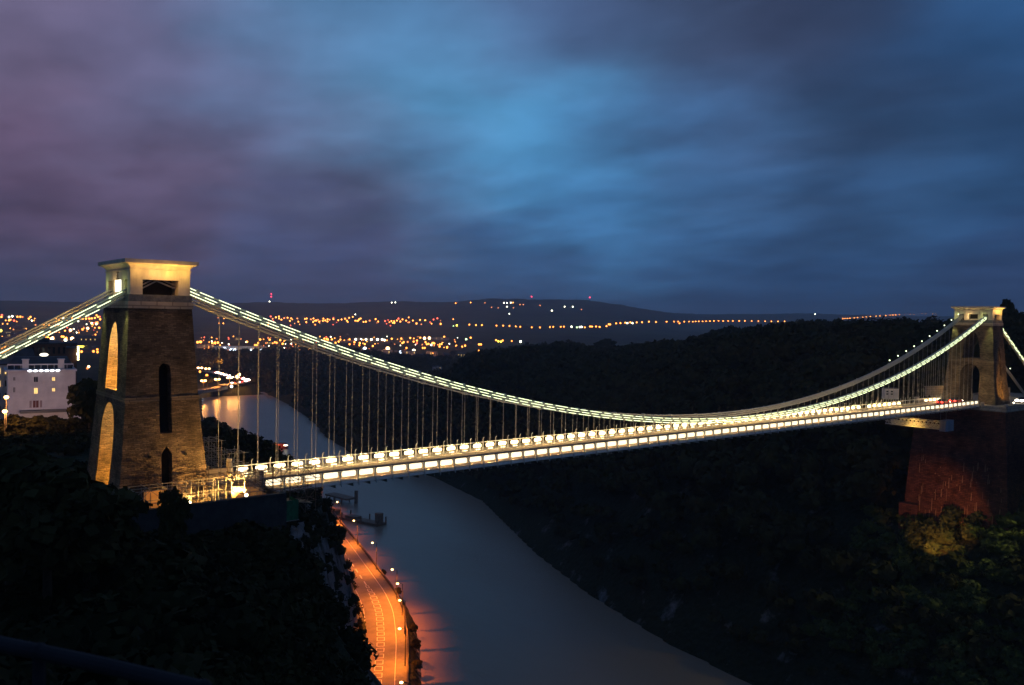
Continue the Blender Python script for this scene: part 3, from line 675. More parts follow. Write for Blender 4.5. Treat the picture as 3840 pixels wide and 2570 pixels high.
# far country
def farmat():
    m, N, L, B = nt('far_country'); B.inputs['Roughness'].default_value = 1; B.inputs['Specular IOR Level'].default_value = 0.0
    tc = N.new('ShaderNodeTexCoord'); vo = N.new('ShaderNodeTexVoronoi'); vo.inputs['Scale'].default_value = 0.0042; L.new(tc.outputs['Object'], vo.inputs['Vector'])
    nz = N.new('ShaderNodeTexNoise'); nz.inputs['Scale'].default_value = 0.006; nz.inputs['Detail'].default_value = 10; nz.inputs['Roughness'].default_value = .7; L.new(tc.outputs['Object'], nz.inputs['Vector'])
    s = N.new('ShaderNodeSeparateColor'); L.new(vo.outputs['Color'], s.inputs[0])
    cr = N.new('ShaderNodeValToRGB'); e = cr.color_ramp.elements; e[0].position = .45; e[0].color = (0.022, 0.024, 0.014, 1); e[1].position = .8; e[1].color = (0.075, 0.080, 0.040, 1)
    mu = N.new('ShaderNodeMath'); mu.operation = 'MULTIPLY_ADD'; mu.inputs[1].default_value = 0.45; L.new(s.outputs[0], mu.inputs[0]); L.new(nz.outputs['Fac'], mu.inputs[2])
    sb = N.new('ShaderNodeMath'); sb.operation = 'SUBTRACT'; sb.inputs[1].default_value = 0.1; L.new(mu.outputs[0], sb.inputs[0])
    L.new(sb.outputs[0], cr.inputs['Fac']); L.new(cr.outputs['Color'], B.inputs['Base Color'])
    return m
m_farc = farmat()
rs = 300*1.018**np.arange(0, 212); azs = np.concatenate([np.linspace(YAW-1.2, YAW-0.62, 40, endpoint=False), np.linspace(YAW-0.62, YAW+0.62, 620), np.linspace(YAW+0.63, YAW+1.3, 40)])
RR, AA = np.meshgrid(rs, azs); XX = CAM[0]+RR*np.sin(AA); YY = CAM[1]+RR*np.cos(AA); ZZ = H(XX, YY)-0.4
V = np.stack([XX, YY, ZZ], -1).reshape(-1, 3); nx, ny = len(rs), len(azs); idx = np.arange(nx*ny).reshape(ny, nx)
Fc = np.stack([idx[:-1, :-1], idx[1:, :-1], idx[1:, 1:], idx[:-1, 1:]], -1).reshape(-1, 4)
cx_, cy_ = V[Fc].mean(1)[:, 0], V[Fc].mean(1)[:, 1]
keep = ~((cx_ > -250) & (cx_ < 615) & (cy_ > -210) & (cy_ < 945)); Fc = Fc[keep]
tag(link('hills', npmesh('hills', V, Fc, [m_farc], smooth=True)), 'dark valley floor and long low hills on the horizon', 'hills', kind='structure')
# river
def watermat():
    m, N, L, B = nt('river_water'); B.inputs['Base Color'].default_value = (0.27, 0.19, 0.13, 1); B.inputs['Roughness'].default_value = 0.33; B.inputs['IOR'].default_value = 1.33
    B.inputs['Specular IOR Level'].default_value = 0.45
    tc = N.new('ShaderNodeTexCoord'); mp = N.new('ShaderNodeMapping'); mp.inputs['Rotation'].default_value = (0, 0, R(30)); mp.inputs['Scale'].default_value = (1, 0.35, 1); L.new(tc.outputs['Object'], mp.inputs['Vector'])
    n = N.new('ShaderNodeTexNoise'); n.inputs['Scale'].default_value = 0.10; n.inputs['Detail'].default_value = 7; n.inputs['Roughness'].default_value = .6; L.new(mp.outputs[0], n.inputs['Vector'])
    bp = N.new('ShaderNodeBump'); bp.inputs['Strength'].default_value = 0.22; bp.inputs['Distance'].default_value = 1.0; L.new(n.outputs['Fac'], bp.inputs['Height']); L.new(bp.outputs['Normal'], B.inputs['Normal'])
    n2 = N.new('ShaderNodeTexNoise'); n2.inputs['Scale'].default_value = 0.03; n2.inputs['Detail'].default_value = 4; L.new(mp.outputs[0], n2.inputs['Vector'])
    cr = N.new('ShaderNodeMapRange'); cr.inputs['To Min'].default_value = 0.26; cr.inputs['To Max'].default_value = 0.42; L.new(n2.outputs['Fac'], cr.inputs['Value']); L.new(cr.outputs[0], B.inputs['Roughness'])
    return m
b = MB(); ys = np.arange(-300, 906, 6.0)
for a, c in zip(ys[:-1], ys[1:]):
    b.quad((xwall(a)-1, a, -76), (xbank(a)+9, a, -76), (xbank(c)+9, c, -76), (xwall(c)-1, c, -76))
tag(b.build('river', watermat(), smooth=True), 'wide muddy river curving through the gorge', 'river', kind='structure')

# ------------------------------------------------------------------ riverside road
m_tar = mat('road_asphalt', (0.19, 0.175, 0.16), (0.14, 0.13, 0.12), 0.35, 0.8, 0, 0.15, detail=10)
m_pave = mat('pavement_slabs', (0.20, 0.185, 0.165), (0.15, 0.14, 0.125), 0.8, 0.85, 0, 0.2)
m_white = mat('road_paint', (0.85, 0.83, 0.78), (0.6, 0.58, 0.54), 1.5, 0.7)
m_wall = mat('quay_stone', (0.12, 0.10, 0.085), (0.08, 0.07, 0.06), 1.5, 0.9, 0, 0.4)
cy = np.concatenate([np.arange(-60, 300, 3.0), np.arange(300, 860, 12.0)]); wp = np.stack([xwall(cy), cy], 1)
for _ in range(4): wp[1:-1] = (wp[:-2]+wp[1:-1]*2+wp[2:])/4
tan = np.gradient(wp, axis=0); tan /= np.linalg.norm(tan, axis=1)[:, None]; nor = np.stack([-tan[:, 1], tan[:, 0]], 1)   # towards the cliff
arc = np.concatenate([[0], np.cumsum(np.linalg.norm(np.diff(wp, axis=0), axis=1))])
def rp(s, off):
    x = np.interp(s, arc, wp[:, 0]); y = np.interp(s, arc, wp[:, 1]); nxx = np.interp(s, arc, nor[:, 0]); nyy = np.interp(s, arc, nor[:, 1])
    return float(x+nxx*off), float(y+nyy*off)
def ribbon(name, m, o0, o1, z, z2=None, label=None, kind='structure', parent=None, s0=0, s1=None, step=3.0):
    b = MB(); s1 = s1 or arc[-1]; ss = np.arange(s0, s1, step)
    for a, c in zip(ss[:-1], ss[1:]):
        p = [rp(a, o0), rp(a, o1), rp(c, o1), rp(c, o0)]
        if z2 is None: b.quad(*[(q[0], q[1], z) for q in (p[0], p[3], p[2], p[1])])
        else: b.hexa([(q[0], q[1], z) for q in (p[0], p[3], p[2], p[1])]+[(q[0], q[1], z2) for q in (p[0], p[3], p[2], p[1])])
    o = b.build(name, m, parent); 
    if label: tag(o, label, name.replace('_', ' '), kind=kind)
    return o
ZR = -71.0
ribbon('road', m_tar, 2.6, 12.2, ZR-0.8, ZR, 'riverside road lit orange at the foot of the cliff')
ribbon('pavement', m_pave, 0.1, 2.6, ZR-0.8, ZR+0.12, 'pavement between the riverside road and the river wall')
ribbon('pavement', m_pave, 12.2, 13.0, ZR-0.8, ZR+0.12, 'narrow kerb strip along the cliff side of the road')
WL = ribbon('river_wall', m_wall, -0.35, 0.1, ZR-5.5, ZR+0.95); tag(WL, 'dark stone parapet wall between the pavement and the river', 'wall')
ribbon('edge_line', m_white, 3.0, 3.15, ZR+0.004, None, 'thin painted line along the river side of the road')
ribbon('edge_line', m_white, 11.75, 11.9, ZR+0.004, None, 'thin painted line along the cliff side of the road')
b = MB()
def arcof(y): return float(np.interp(y, wp[:, 1], arc))
def strip(s0, o0, s1, o1, wd=0.16):
    p = rp(s0, o0); q = rp(s1, o1); d = Vector((q[0]-p[0], q[1]-p[1])); n = Vector((-d.y, d.x)).normalized()*wd/2
    b.quad((p[0]-n.x, p[1]-n.y, ZR+.008), (q[0]-n.x, q[1]-n.y, ZR+.008), (q[0]+n.x, q[1]+n.y, ZR+.008), (p[0]+n.x, p[1]+n.y, ZR+.008))
s = arcof(40); send = arcof(150)
while s < send:
    w_ = 1.0*min(1, (send-s)/22+0.35); c_ = 7.35
    strip(s, c_-w_, s, c_+w_, .22); strip(s+2.6, c_-w_, s+2.6, c_+w_, .22); strip(s, c_-w_, s+2.6, c_-w_); strip(s, c_+w_, s+2.6, c_+w_)
    s += 4.1
for k in range(26): strip(send+1+k*7.5, 7.35, send+5+k*7.5, 7.35, 0.35 if k < 4 else .2)
tag(b.build('road_markings', m_white), 'hatched white boxes and dashes painted down the middle of the road', 'road markings', kind='structure')

# street lamps by the river : column, arm, lantern
m_col = mat('lamp_column_paint', (0.10, 0.08, 0.06), (0.07, 0.06, 0.05), 4, 0.6)
m_sod = emis('sodium_glass', (1.0, 0.62, 0.22), 9, False)
SODIUM = (1.0, 0.215, 0.010)
def road_lamp(y, label, h=9.6, pw=25000, off=0.55):
    x_, y_ = rp(arcof(y), off); i = arcof(y); p = Vector(rp(i, off)); q = Vector(rp(i, off+1.5)); d = (q-p)
    t = thing('street_lamp', label, 'street lamp', (x_, y_, ZR+0.12), math.atan2(d.y, d.x), 'lamps along the riverside road')
    a = MB(); a.cyl((0, 0, 0), (0, 0, 1.2), 0.16, n=8); a.cyl((0, 0, 1.2), (0, 0, h), 0.14, 0.11, n=8); a.build('column', m_col, t)
    a = MB(); a.tube([(0, 0, h-0.05), (0.5, 0, h+0.25), (1.3, 0, h+0.3)], 0.045); a.build('arm', m_col, t)
    a = MB(); a.ball((1.55, 0, h+0.22), 0.42, 0.34, 0.26, n=10, m=6); a.build('lantern', m_sod, t)
    lamp('lamp_light', 'SPOT', (1.55, 0, h-0.3), pw, SODIUM, t, 0.05, (5.6, 0, 0), 156, .9)
    return t
LY = [(88, 'street lamp by the river wall nearest the bottom edge of the photo'), (107, 'short-looking street lamp halfway up the bend of the riverside road'), (120.5, 'street lamp at the outer bend of the riverside road'),
      (134, 'street lamp above the bend with a dark shadow streak on the water'), (166, 'street lamp halfway between the bend and the moored pontoon'), (199, 'street lamp in front of the moored pontoon'), (233, 'farthest street lamp before the road vanishes behind the cliff'),
      (60, 'street lamp just below the frame on the riverside road'), (275, 'street lamp hidden behind the cliff edge on the riverside road')]
for y, lb in LY: road_lamp(y, lb)
for (px, py, y, lb) in ((822, 1635, 552, 'uppermost of the three lamps on the river bank just right of the left tower'), (852, 1654, 527, 'middle one of the three lamps on the river bank right of the left tower'), (903, 1690, 480, 'lowest of the three lamps on the river bank right of the left tower')):
    road_lamp(y, lb, 9.6, 12000)
# ------------------------------------------------------------------ foliage
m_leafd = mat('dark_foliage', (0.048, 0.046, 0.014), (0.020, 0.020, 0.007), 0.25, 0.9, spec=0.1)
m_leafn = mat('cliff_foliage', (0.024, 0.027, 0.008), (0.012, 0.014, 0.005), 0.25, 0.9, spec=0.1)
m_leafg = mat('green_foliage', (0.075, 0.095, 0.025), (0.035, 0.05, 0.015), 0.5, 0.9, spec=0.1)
m_bark = mat('bark', (0.06, 0.045, 0.03), (0.03, 0.025, 0.018), 4, 0.95)
def leaves(C_, S_, n_each, leaf, rg, flat=0.75):
    """C_ (k,3) crown centres, S_ (k,) radii -> quads"""
    k = len(C_); n = k*n_each
    c = np.repeat(C_, n_each, 0); s = np.repeat(S_, n_each)
    d = rg.normal(size=(n, 3)); d /= np.linalg.norm(d, axis=1)[:, None]; d[:, 2] = np.where(d[:, 2] < -0.35, -d[:, 2], d[:, 2])
    lob = 1 + 0.22*np.sin(d[:, 0]*5+c[:, 0])*np.cos(d[:, 1]*4+c[:, 1]) + 0.12*np.sin(d[:, 2]*7+c[:, 0]*2)
    r = s*lob*(0.62+0.38*rg.random(n)**0.5)
    p = c + d*r[:, None]*np.array([1, 1, flat])
    nrm = d + rg.normal(size=(n, 3))*0.55; nrm /= np.linalg.norm(nrm, axis=1)[:, None]
    a = np.cross(nrm, rg.normal(size=(n, 3))); a /= np.linalg.norm(a, axis=1)[:, None]; b_ = np.cross(nrm, a)
    L_ = (leaf*(0.6+0.8*rg.random(n))*(s/np.mean(S_))**0.3)[:, None]
    V = np.stack([p-a*L_-b_*L_*.6, p+a*L_*.2-b_*L_, p+a*L_+b_*L_*.6, p-a*L_*.3+b_*L_], 1).reshape(-1, 3)
    return V, np.arange(n*4).reshape(-1, 4)
def hull(C_, S_, rg, flat=0.75):
    base = MB().ball((0, 0, 0), 1, n=7, m=5); bv = np.array(base.v); tri = []
    for f in base.f:
        tri.append(f if len(f) == 4 else (f[0], f[1], f[2], f[2]))
    quads = np.array([f for f in base.f if len(f) == 4]); k = len(C_)
    V = (bv[None]*(S_[:, None, None]*0.72)*np.array([1, 1, flat]))*(1+0.15*rg.normal(size=(k, len(bv), 1))) + C_[:, None]
    Fq = (quads[None]+(np.arange(k)*len(bv))[:, None, None]).reshape(-1, 4)
    return V.reshape(-1, 3), Fq
def foliage_mesh(name, C_, S_, n_each, leaf, mats, rg, flat=0.75):
    V1, F1 = leaves(C_, S_, n_each, leaf, rg, flat); V2, F2 = hull(C_, S_, rg, flat)
    return npmesh(name, np.concatenate([V1, V2]), np.concatenate([F1, F2+len(V1)]), mats)
# Leigh woods on the far side of the river
px_ = []; 
yy = -60.0
while yy < 1500:
    sp = 7.5 if yy < 330 else (9.5 if yy < 700 else 14)
    x = float(xbank(yy))+10
    xmax = x+ (330 if yy < 200 else 420)
    while x < xmax:
        px_.append((x+rng.uniform(-.4, .4)*sp, yy+rng.uniform(-.4, .4)*sp)); x += sp*(1 if x < float(xbank(yy))+170 else 1.5)
    yy += sp
px_ = np.array(px_); gz = H(px_[:, 0], px_[:, 1])
ok = ~((px_[:, 0] > 194) & (px_[:, 0] < 275) & (np.abs(px_[:, 1]) < 17)) & (gz > -76)
# clear the sightline in front of the abutment (lower bushes there)
dr_ = px_[:, 0]-xbank(px_[:, 1]); low = (px_[:, 0] < 206) & (px_[:, 1] < 22) & (px_[:, 1] > -60)
ok &= (rng.random(len(px_)) > 0.04)
px_, gz, low, dr_ = px_[ok], gz[ok], low[ok], dr_[ok]
rad = rng.uniform(4.2, 6.8, len(px_)); rad[px_[:, 1] > 700] *= 1.5; hgt = rad*1.35+rng.uniform(0, 3.5, len(px_)); hgt[low] *= 0.35; rad[low] *= 0.62
rad *= np.clip(dr_/25, 0.45, 1); hgt *= np.clip(dr_/25, 0.4, 1)
C_ = np.stack([px_[:, 0], px_[:, 1], gz+hgt], 1)
print('wood crowns', len(C_))
nearw = (px_[:, 1] < 200)
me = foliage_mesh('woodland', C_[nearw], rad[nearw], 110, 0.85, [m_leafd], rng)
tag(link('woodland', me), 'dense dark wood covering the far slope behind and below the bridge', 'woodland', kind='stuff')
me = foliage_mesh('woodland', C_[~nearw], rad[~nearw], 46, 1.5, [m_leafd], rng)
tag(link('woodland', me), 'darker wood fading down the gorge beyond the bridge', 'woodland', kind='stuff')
# cliff scrub on the near side
k = 13000; sx = rng.uniform(-70, 128, k); sy = rng.uniform(-93, 300, k); xl_ = xwall(sy)-14.8
d_ = xl_-sx; g_ = fbm(sx/9, sy/9, 31, 3)
cdist = np.hypot(sx-CAM[0], sy-CAM[1])
ok = (d_ > 0.5) & (d_ < 120) & (g_ > np.where((d_ > 6) & (d_ < 17) & (sy > -60) & (sy < 40), 0.43, 0.32)) & (cdist > 6.5) & ~((sx > -45) & (sx < 14.5) & (np.abs(sy) < 14.5))
ok &= (sx-CAM[0])/(sy-CAM[1]) < np.where(sy < 50, .556, 9)
sx, sy = sx[ok], sy[ok]; sz = H(sx, sy); cr_ = rng.uniform(0.8, 2.2, len(sx)); cr_ = np.where((sx < -5) & (sy > -60), cr_*1.5, cr_)
cr_ = np.where(cdist[ok] < 40, np.minimum(cr_, 1.3), cr_); cr_ = np.where(cdist[ok] < 16, np.minimum(cr_, .6), cr_)
C_ = np.stack([sx, sy, sz+cr_*0.45], 1); print('scrub', len(C_))
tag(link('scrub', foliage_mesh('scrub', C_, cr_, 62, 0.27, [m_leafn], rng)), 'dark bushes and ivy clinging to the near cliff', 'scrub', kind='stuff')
# extra low growth on the slope just below the viewer
k = 3200; sx = rng.uniform(-42, 30, k); sy = rng.uniform(-92, -13, k); xl_ = xwall(sy)-14.8; cdist = np.hypot(sx-CAM[0], sy-CAM[1])
ok = (xl_-sx > 1) & (cdist > 7) & ((sx-CAM[0])/(sy-CAM[1]) < .567); sx, sy, cdist = sx[ok], sy[ok], cdist[ok]; cr_ = np.clip(rng.uniform(.5, 1.6, len(sx)), 0, .25+cdist*.04)
C_ = np.stack([sx, sy, H(sx, sy)+cr_*0.3], 1)
tag(link('scrub', foliage_mesh('scrub', C_, cr_, 60, 0.2, [m_leafn], rng)), 'low dark growth on the slope between the railing and the terrace', 'scrub', kind='stuff')
# pale limestone showing through
m_rock = mat('limestone', (0.30, 0.30, 0.31), (0.13, 0.13, 0.14), 0.9, 0.95, 0, 0.8)
rd = random.Random(12)
for (qx, qy, sz_) in ((801, 1976, 1.0), (953, 2104, 1.7), (1105, 2045, 1.2), (1130, 2192, 1.4), (1154, 2280, 2.4), (1165, 2330, 1.8), (845, 2388, 1.2), (791, 2349, 1.0), (1022, 2349, 1.2), (1100, 2466, 1.4), (1188, 2427, 1.6), (1198, 2545, 1.8), (855, 2250, 1.0), (1010, 2480, .9), (940, 2520, .9), (1215, 2490, 1.2)):
    p = hit(qx, qy, 1.2, 12.0); dd = float(np.linalg.norm(p-CAM)); r = sz_*dd/95
    b = MB(); b.ball((0, 0, 0), r*.8, r*.7, r*1.5, n=9, m=7); b.v = [(x*(1+rd.uniform(-.3, .3)), y*(1+rd.uniform(-.3, .3)), z*(1+rd.uniform(-.22, .22))) for x, y, z in b.v]
    o = b.build('rock', m_rock, None, loc=(p[0], p[1], p[2]+r*.1)); tag(o, 'pale limestone outcrop showing through the ivy of the near cliff', 'rock', 'outcrops on the near cliff')
# lit greenery below the red abutment
k = 300; sx = rng.uniform(158, 206, k); sy = rng.uniform(-34, 24, k); ok = (sx > xbank(sy)+14); sx, sy = sx[ok], sy[ok]; cr_ = rng.uniform(1.5, 3.2, len(sx))
C_ = np.stack([sx, sy, H(sx, sy)+cr_*0.8], 1)
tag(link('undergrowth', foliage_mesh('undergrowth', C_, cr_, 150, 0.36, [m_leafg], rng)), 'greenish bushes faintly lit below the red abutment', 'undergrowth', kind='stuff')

# single trees
def tree_meshes(seed, hh=12.0, rr_=4.5, lf=0.42, n=36, each=150):
    g = np.random.default_rng(seed); rd = random.Random(seed)
    t = MB(); t.cyl((0, 0, -0.6), (0, 0, hh*0.45), 0.35, 0.22, n=8)
    cs = []
    for i in range(7):
        a = 2*pi*i/7+rd.uniform(-.3, .3); e = (math.cos(a)*rr_*0.6, math.sin(a)*rr_*0.6, hh*rd.uniform(.55, .85)); t.cyl((0, 0, hh*rd.uniform(.3, .45)), e, 0.14, 0.05, n=5); cs.append(e)
    for i in range(n-7):
        d = g.normal(size=3); d /= np.linalg.norm(d); q = d*np.array([rr_*.75, rr_*.75, hh*.36])*g.random()**.4; cs.append((q[0], q[1], hh*.58+q[2]))
    C_ = np.array(cs); S_ = g.uniform(.26, .42, len(C_))*rr_
    V, Fq = leaves(C_, S_, each, lf, g, .8)
    return t, V, Fq
TREES = []
for sd in range(4):
    t, V, Fq = tree_meshes(100+sd, each=90)
    TREES.append((t.data('trunk', m_bark), npmesh('crown', V, Fq, [m_leafd])))
def tree(px=None, py=None, pos=None, h=12.0, label='', group=None, v=0, green=False, wide=1.0, name='tree'):
    if pos is None: pos = hit(px, py)
    t = thing(name, label, 'tree' if name == 'tree' else 'bush', (pos[0], pos[1], pos[2]-0.2), random.uniform(0, 6.28), group)
    s = h/12.0; t.scale = (s*wide, s*wide, s)
    tr, cr = TREES[v % 4]; link('trunk', tr, t); o = link('crown', cr, t)
    return t
def at_dist(px, dist, py=1285):
    d = ray(px, py); u = dist/math.hypot(d[0], d[1]); x, y = CAM[0]+d[0]*u, CAM[1]+d[1]*u; return np.array([x, y, float(H(x, y))])
def h_for(px, py_top, dist, z0):
    d = ray(px, py_top); u = dist/math.hypot(d[0], d[1]); return CAM[2]+d[2]*u - z0
def tree_at(px, py_top, dist, label, v=0, group=None, wide=1.0, name='tree', hmax=30, lift=None):
    p = at_dist(px, dist); h = h_for(px, py_top, dist, p[2])
    if h > hmax: p[2] += h-hmax; h = hmax
    return tree(pos=p, h=max(h, 1.5), label=label, v=v, group=group, wide=wide, name=name)
tree_at(3782, 1138, 372, 'tall dark tree rising behind the cornice of the right tower', 0, wide=0.75, hmax=26)
tree_at(3835, 1180, 362, 'dark tree at the right edge behind the right tower', 1, wide=1.1, hmax=24)
for k, (px, py, dd, lb) in enumerate([(3010, 1213, 640, 'rounded treetop highest in the middle of the wooded skyline'), (2890, 1232, 660, 'treetop just left of the highest one on the wooded skyline'), (3190, 1232, 600, 'treetop on the skyline between the highest one and the right tower'),
        (3360, 1205, 560, 'broad treetop on the skyline left of the right tower'), (3480, 1208, 520, 'narrow treetop beside the lamps of the far chain'), (2740, 1240, 760, 'pointed treetop at the left of the tall skyline trees'), (2620, 1262, 820, 'small treetop beside a white lit house in the wood'),
        (2270, 1270, 900, 'treetop below the row of country road lamps'), (2430, 1285, 860, 'low treetop right of a single bright orange lamp'), (2100, 1278, 980, 'treetop at the left end of the dark wooded ridge')]):
    tree_at(px, py, dd, lb, k, hmax=24, wide=1.5)
tree_at(338, 1395, 190, 'big round dark tree at the right of the white hotel', 2, wide=.85, hmax=22)
tree_at(265, 1650, 150, 'dark bushy tree in front of the hotel garden', 1, wide=1.5, hmax=14)
tree_at(120, 1690, 120, 'low dark tree near the left edge below the hotel', 3, wide=1.8, hmax=10)
tree_at(975, 1676, 300, 'dark tree on the bank above the deck, left of the moving boat', 0, wide=1.3, hmax=16)
tree_at(845, 1722, 330, 'dark tree behind the scaffolding right of the left tower', 2, wide=1.6, hmax=20)
tree_at(800, 1565, 420, 'dark tree against the orange water right of the left tower', 3, wide=1.2, hmax=20)
for k, px in enumerate(range(55, 300, 34)): tree_at(px, 1556+(k%3)*6, 196, 'clipped dark shrub in the garden in front of the white hotel', k, group='shrubs in the hotel garden', wide=1.6, hmax=6, name='bush')
tree_at(655, 1824, 82, 'dark leafy bush in front of the lit scaffolding', 1, wide=0.55, hmax=9, name='bush')
for k, (px, py, dd, lb) in enumerate([(40, 1700, 70, 'dark tree low at the left edge of the photo below the hotel'), (180, 1730, 66, 'second dark tree from the left edge below the hotel'), (330, 1790, 72, 'dark tree hiding the foot of the left tower at its left')]):
    tree_at(px, py, dd, lb, k, wide=1.2, hmax=11)
tree_at(1270, 1960, 215, 'dark tree top at the cliff edge beside the far end of the road', 2, wide=1.0, hmax=12)
for (y, o, h, lb) in ((164, -1.6, 3.2, 'small bush on the river side of the wall below the middle lamp'), (143, -1.6, 3.6, 'bush over the river wall between two lamps'), (112, -2.2, 3.8, 'bush outside the wall just past the bend'), (101, -2.4, 4.2, 'darker bush outside the wall below the bend'), (90, -2.6, 3.6, 'bush above the rocks at the bottom of the road wall')):
    x_, y_ = rp(arcof(y), o); tree(pos=(x_, y_, -73.5), h=h, label=lb, v=int(y) % 4, name='bush')
for k, y in enumerate(np.arange(70, 190, 8.5)):
    x_, y_ = rp(arcof(y), 14.6+random.uniform(0, 1.5)); tree(pos=(x_, y_, -71.2), h=random.uniform(3, 6), label='bush at the cliff foot beside the orange road', group='bushes along the cliff foot', v=k, name='bush')
HAZE = 1.2e-4
# ------------------------------------------------------------------ buildings
m_stucco = mat('white_stucco', (0.66, 0.62, 0.60), (0.54, 0.51, 0.50), 0.5, 0.85, 0, 0.1)
m_brick = brickmat('brown_brick', (0.16, 0.085, 0.06), (0.12, 0.065, 0.045), (0.10, 0.08, 0.07), 0.4, 0.12, 0.2, 0.3)
m_slate = mat('slate_roof', (0.06, 0.065, 0.075), (0.04, 0.045, 0.05), 1.2, 0.7, 0, 0.3)
m_shed = mat('grey_cladding', (0.30, 0.30, 0.32), (0.23, 0.23, 0.25), 0.4, 0.6, 0, 0.1, stretch=(3, 3, 0.2))
m_glass = mat('dark_window', (0.03, 0.035, 0.045), (0.02, 0.022, 0.03), 2, 0.15)
m_wlit = emis('lit_window', (1.0, 0.66, 0.2), 1.3)
m_wred = mat('red_door', (0.16, 0.04, 0.035), (0.12, 0.03, 0.03), 2, 0.6)
m_sign = emis('white_sign_light', (0.86, 0.92, 1.0), 4.0)
def frame(px0, px1, dist, ybase, yaw_off=0.0):
    """local frame facing the camera: origin at the foot of the left end of the facade; returns origin, yaw, metres per pixel"""
    pm = (px0+px1)/2; d = ray(pm, ybase); u = dist/math.hypot(d[0], d[1]); p = CAM+d*u
    yaw = -math.atan2(d[0], d[1])+yaw_off; return p, yaw, dist/F
def house(px0, px1, ytop, ybase, dist, label, wallm, cat='building', roof='flat', depth=None, lit=0.25, floors=None, group=None, name='building', nwin=None, yaw=0.0, extra=4.0, seed=0, wins=True):
    p, yw, s = frame(px0, px1, dist, ybase, yaw); w_ = (px1-px0)*s; h = (ybase-ytop)*s; dep = depth or w_*0.7
    t = thing(name, label, cat, p, yw, group); rd = random.Random(seed+int(px0))
    hw = w_/2; hb = h if roof == 'flat' else h*0.68
    b = MB(); b.box(-hw, hw, 0, dep, -extra, hb); b.build('wall', wallm, t)
    b = MB()
    if roof == 'flat': b.box(-hw-0.2, hw+0.2, -0.2, dep+0.2, hb, hb+0.35); b.box(-hw*.3, hw*.1, dep*.3, dep*.6, hb+.35, hb+1.6)
    elif roof == 'gable':
        b.hexa([(-hw-.3, -.4, hb), (hw+.3, -.4, hb), (hw+.3, dep+.4, hb), (-hw-.3, dep+.4, hb), (-hw-.3, dep/2-.1, h), (hw+.3, dep/2-.1, h), (hw+.3, dep/2+.1, h), (-hw-.3, dep/2+.1, h)])
    else:
        b.hexa([(-hw-.3, -.4, hb), (hw+.3, -.4, hb), (hw+.3, dep+.4, hb), (-hw-.3, dep+.4, hb), (-hw*.6, dep/2-.3, h), (hw*.6, dep/2-.3, h), (hw*.6, dep/2+.3, h), (-hw*.6, dep/2+.3, h)])
    b.build('roof', m_slate, t)
    if wins:
        fl = floors or max(1, int(hb/3.2)); nw_ = nwin or max(2, int(w_/3.5))
        wm = MB(); wm.box(-.5, .5, -.05, .05, 0, 1.5); dl = wm.data('window', m_glass); ll = wm.data('window', m_wlit); c = 0
        for f in range(fl):
            for k in range(nw_):
                if c > 90: break
                c += 1
                link('window', ll if rd.random() < lit else dl, t, (-hw+w_*(k+.5)/nw_, -0.04, hb/fl*(f+.3)), None, (min(1.4, w_/nw_*.45), 1, hb/fl*.32))
    return t
# the white hotel
HD = 225.0; p, yw, s = frame(60, 258, HD, 1545, 0.05)
HT = thing('hotel', 'large white stuccoed hotel with a bright light strip under its roof terrace', 'hotel', p, yw)
def hx_(px): return (px-159)*s
def hz_(py): return (1545-py)*s
b = MB(); b.box(hx_(60), hx_(256), 0, 12, -6, hz_(1412)); b.build('wall', m_stucco, HT)
b = MB(); b.box(hx_(52), hx_(260), -0.45, 12.3, hz_(1412), hz_(1406)); b.box(hx_(60), hx_(256), -0.12, 0, hz_(1496), hz_(1494)); b.box(hx_(60), hx_(256), -.1, 0, hz_(1538), hz_(1530)); b.build('cornice', m_stucco, HT)
for px in (110, 166, 228, 251): b = MB(); b.box(hx_(px)-.35, hx_(px)+.35, -0.15, 0, 0, hz_(1414)); b.build('pilaster', m_stucco, HT)
for px in (111, 214): b = MB(); b.box(hx_(px-9), hx_(px+9), .4, 1.8, hz_(1406), hz_(1374)); b.box(hx_(px-11), hx_(px+11), .2, 2, hz_(1374), hz_(1371)); b.build('chimney', m_stucco, HT)
b = MB(); b.box(hx_(60), hx_(250), .3, .5, hz_(1391), hz_(1387))
for k in range(11): q = hx_(60+19*k); b.box(q-.06, q+.06, .3, .5, hz_(1406), hz_(1391))
b.build('terrace_rail', m_stucco, HT)
b = MB(); b.box(hx_(62), hx_(250), 3, 10, hz_(1406), hz_(1388)); b.hexa([(hx_(64), 4, hz_(1388)), (hx_(246), 4, hz_(1388)), (hx_(246), 11, hz_(1388)), (hx_(64), 11, hz_(1388)), (hx_(80), 6, hz_(1368)), (hx_(238), 6, hz_(1368)), (hx_(238), 9, hz_(1368)), (hx_(80), 9, hz_(1368))]); b.build('roof', m_slate, HT)
b = MB()
for k in range(6): q = 115+16*k; b.ball((hx_(q+8), -0.35, hz_(1409)), 8.3*s, .2, 3.6*s, n=10, m=6)
b.build('light_strip', m_sign, HT)
def win(px, py0, py1, wpx, m, nm='window', parent=HT, fr=True):
    b = MB(); b.box(hx_(px-wpx/2), hx_(px+wpx/2), -.06, .0, hz_(py1), hz_(py0)); o = b.build(nm, m, parent)
    if fr:
        b = MB(); q0, q1, z0, z1 = hx_(px-wpx/2), hx_(px+wpx/2), hz_(py1), hz_(py0)
        for (a, c, d_, e) in ((q0-.1, q0, z0-.1, z1+.1), (q1, q1+.1, z0-.1, z1+.1), (q0, q1, z1, z1+.1), (q0, q1, z0-.12, z0), ((q0+q1)/2-.04, (q0+q1)/2+.04, z0, z1)): b.box(a, c, -.12, -.02, d_, e)
        b.build('frame', m_stucco, o)
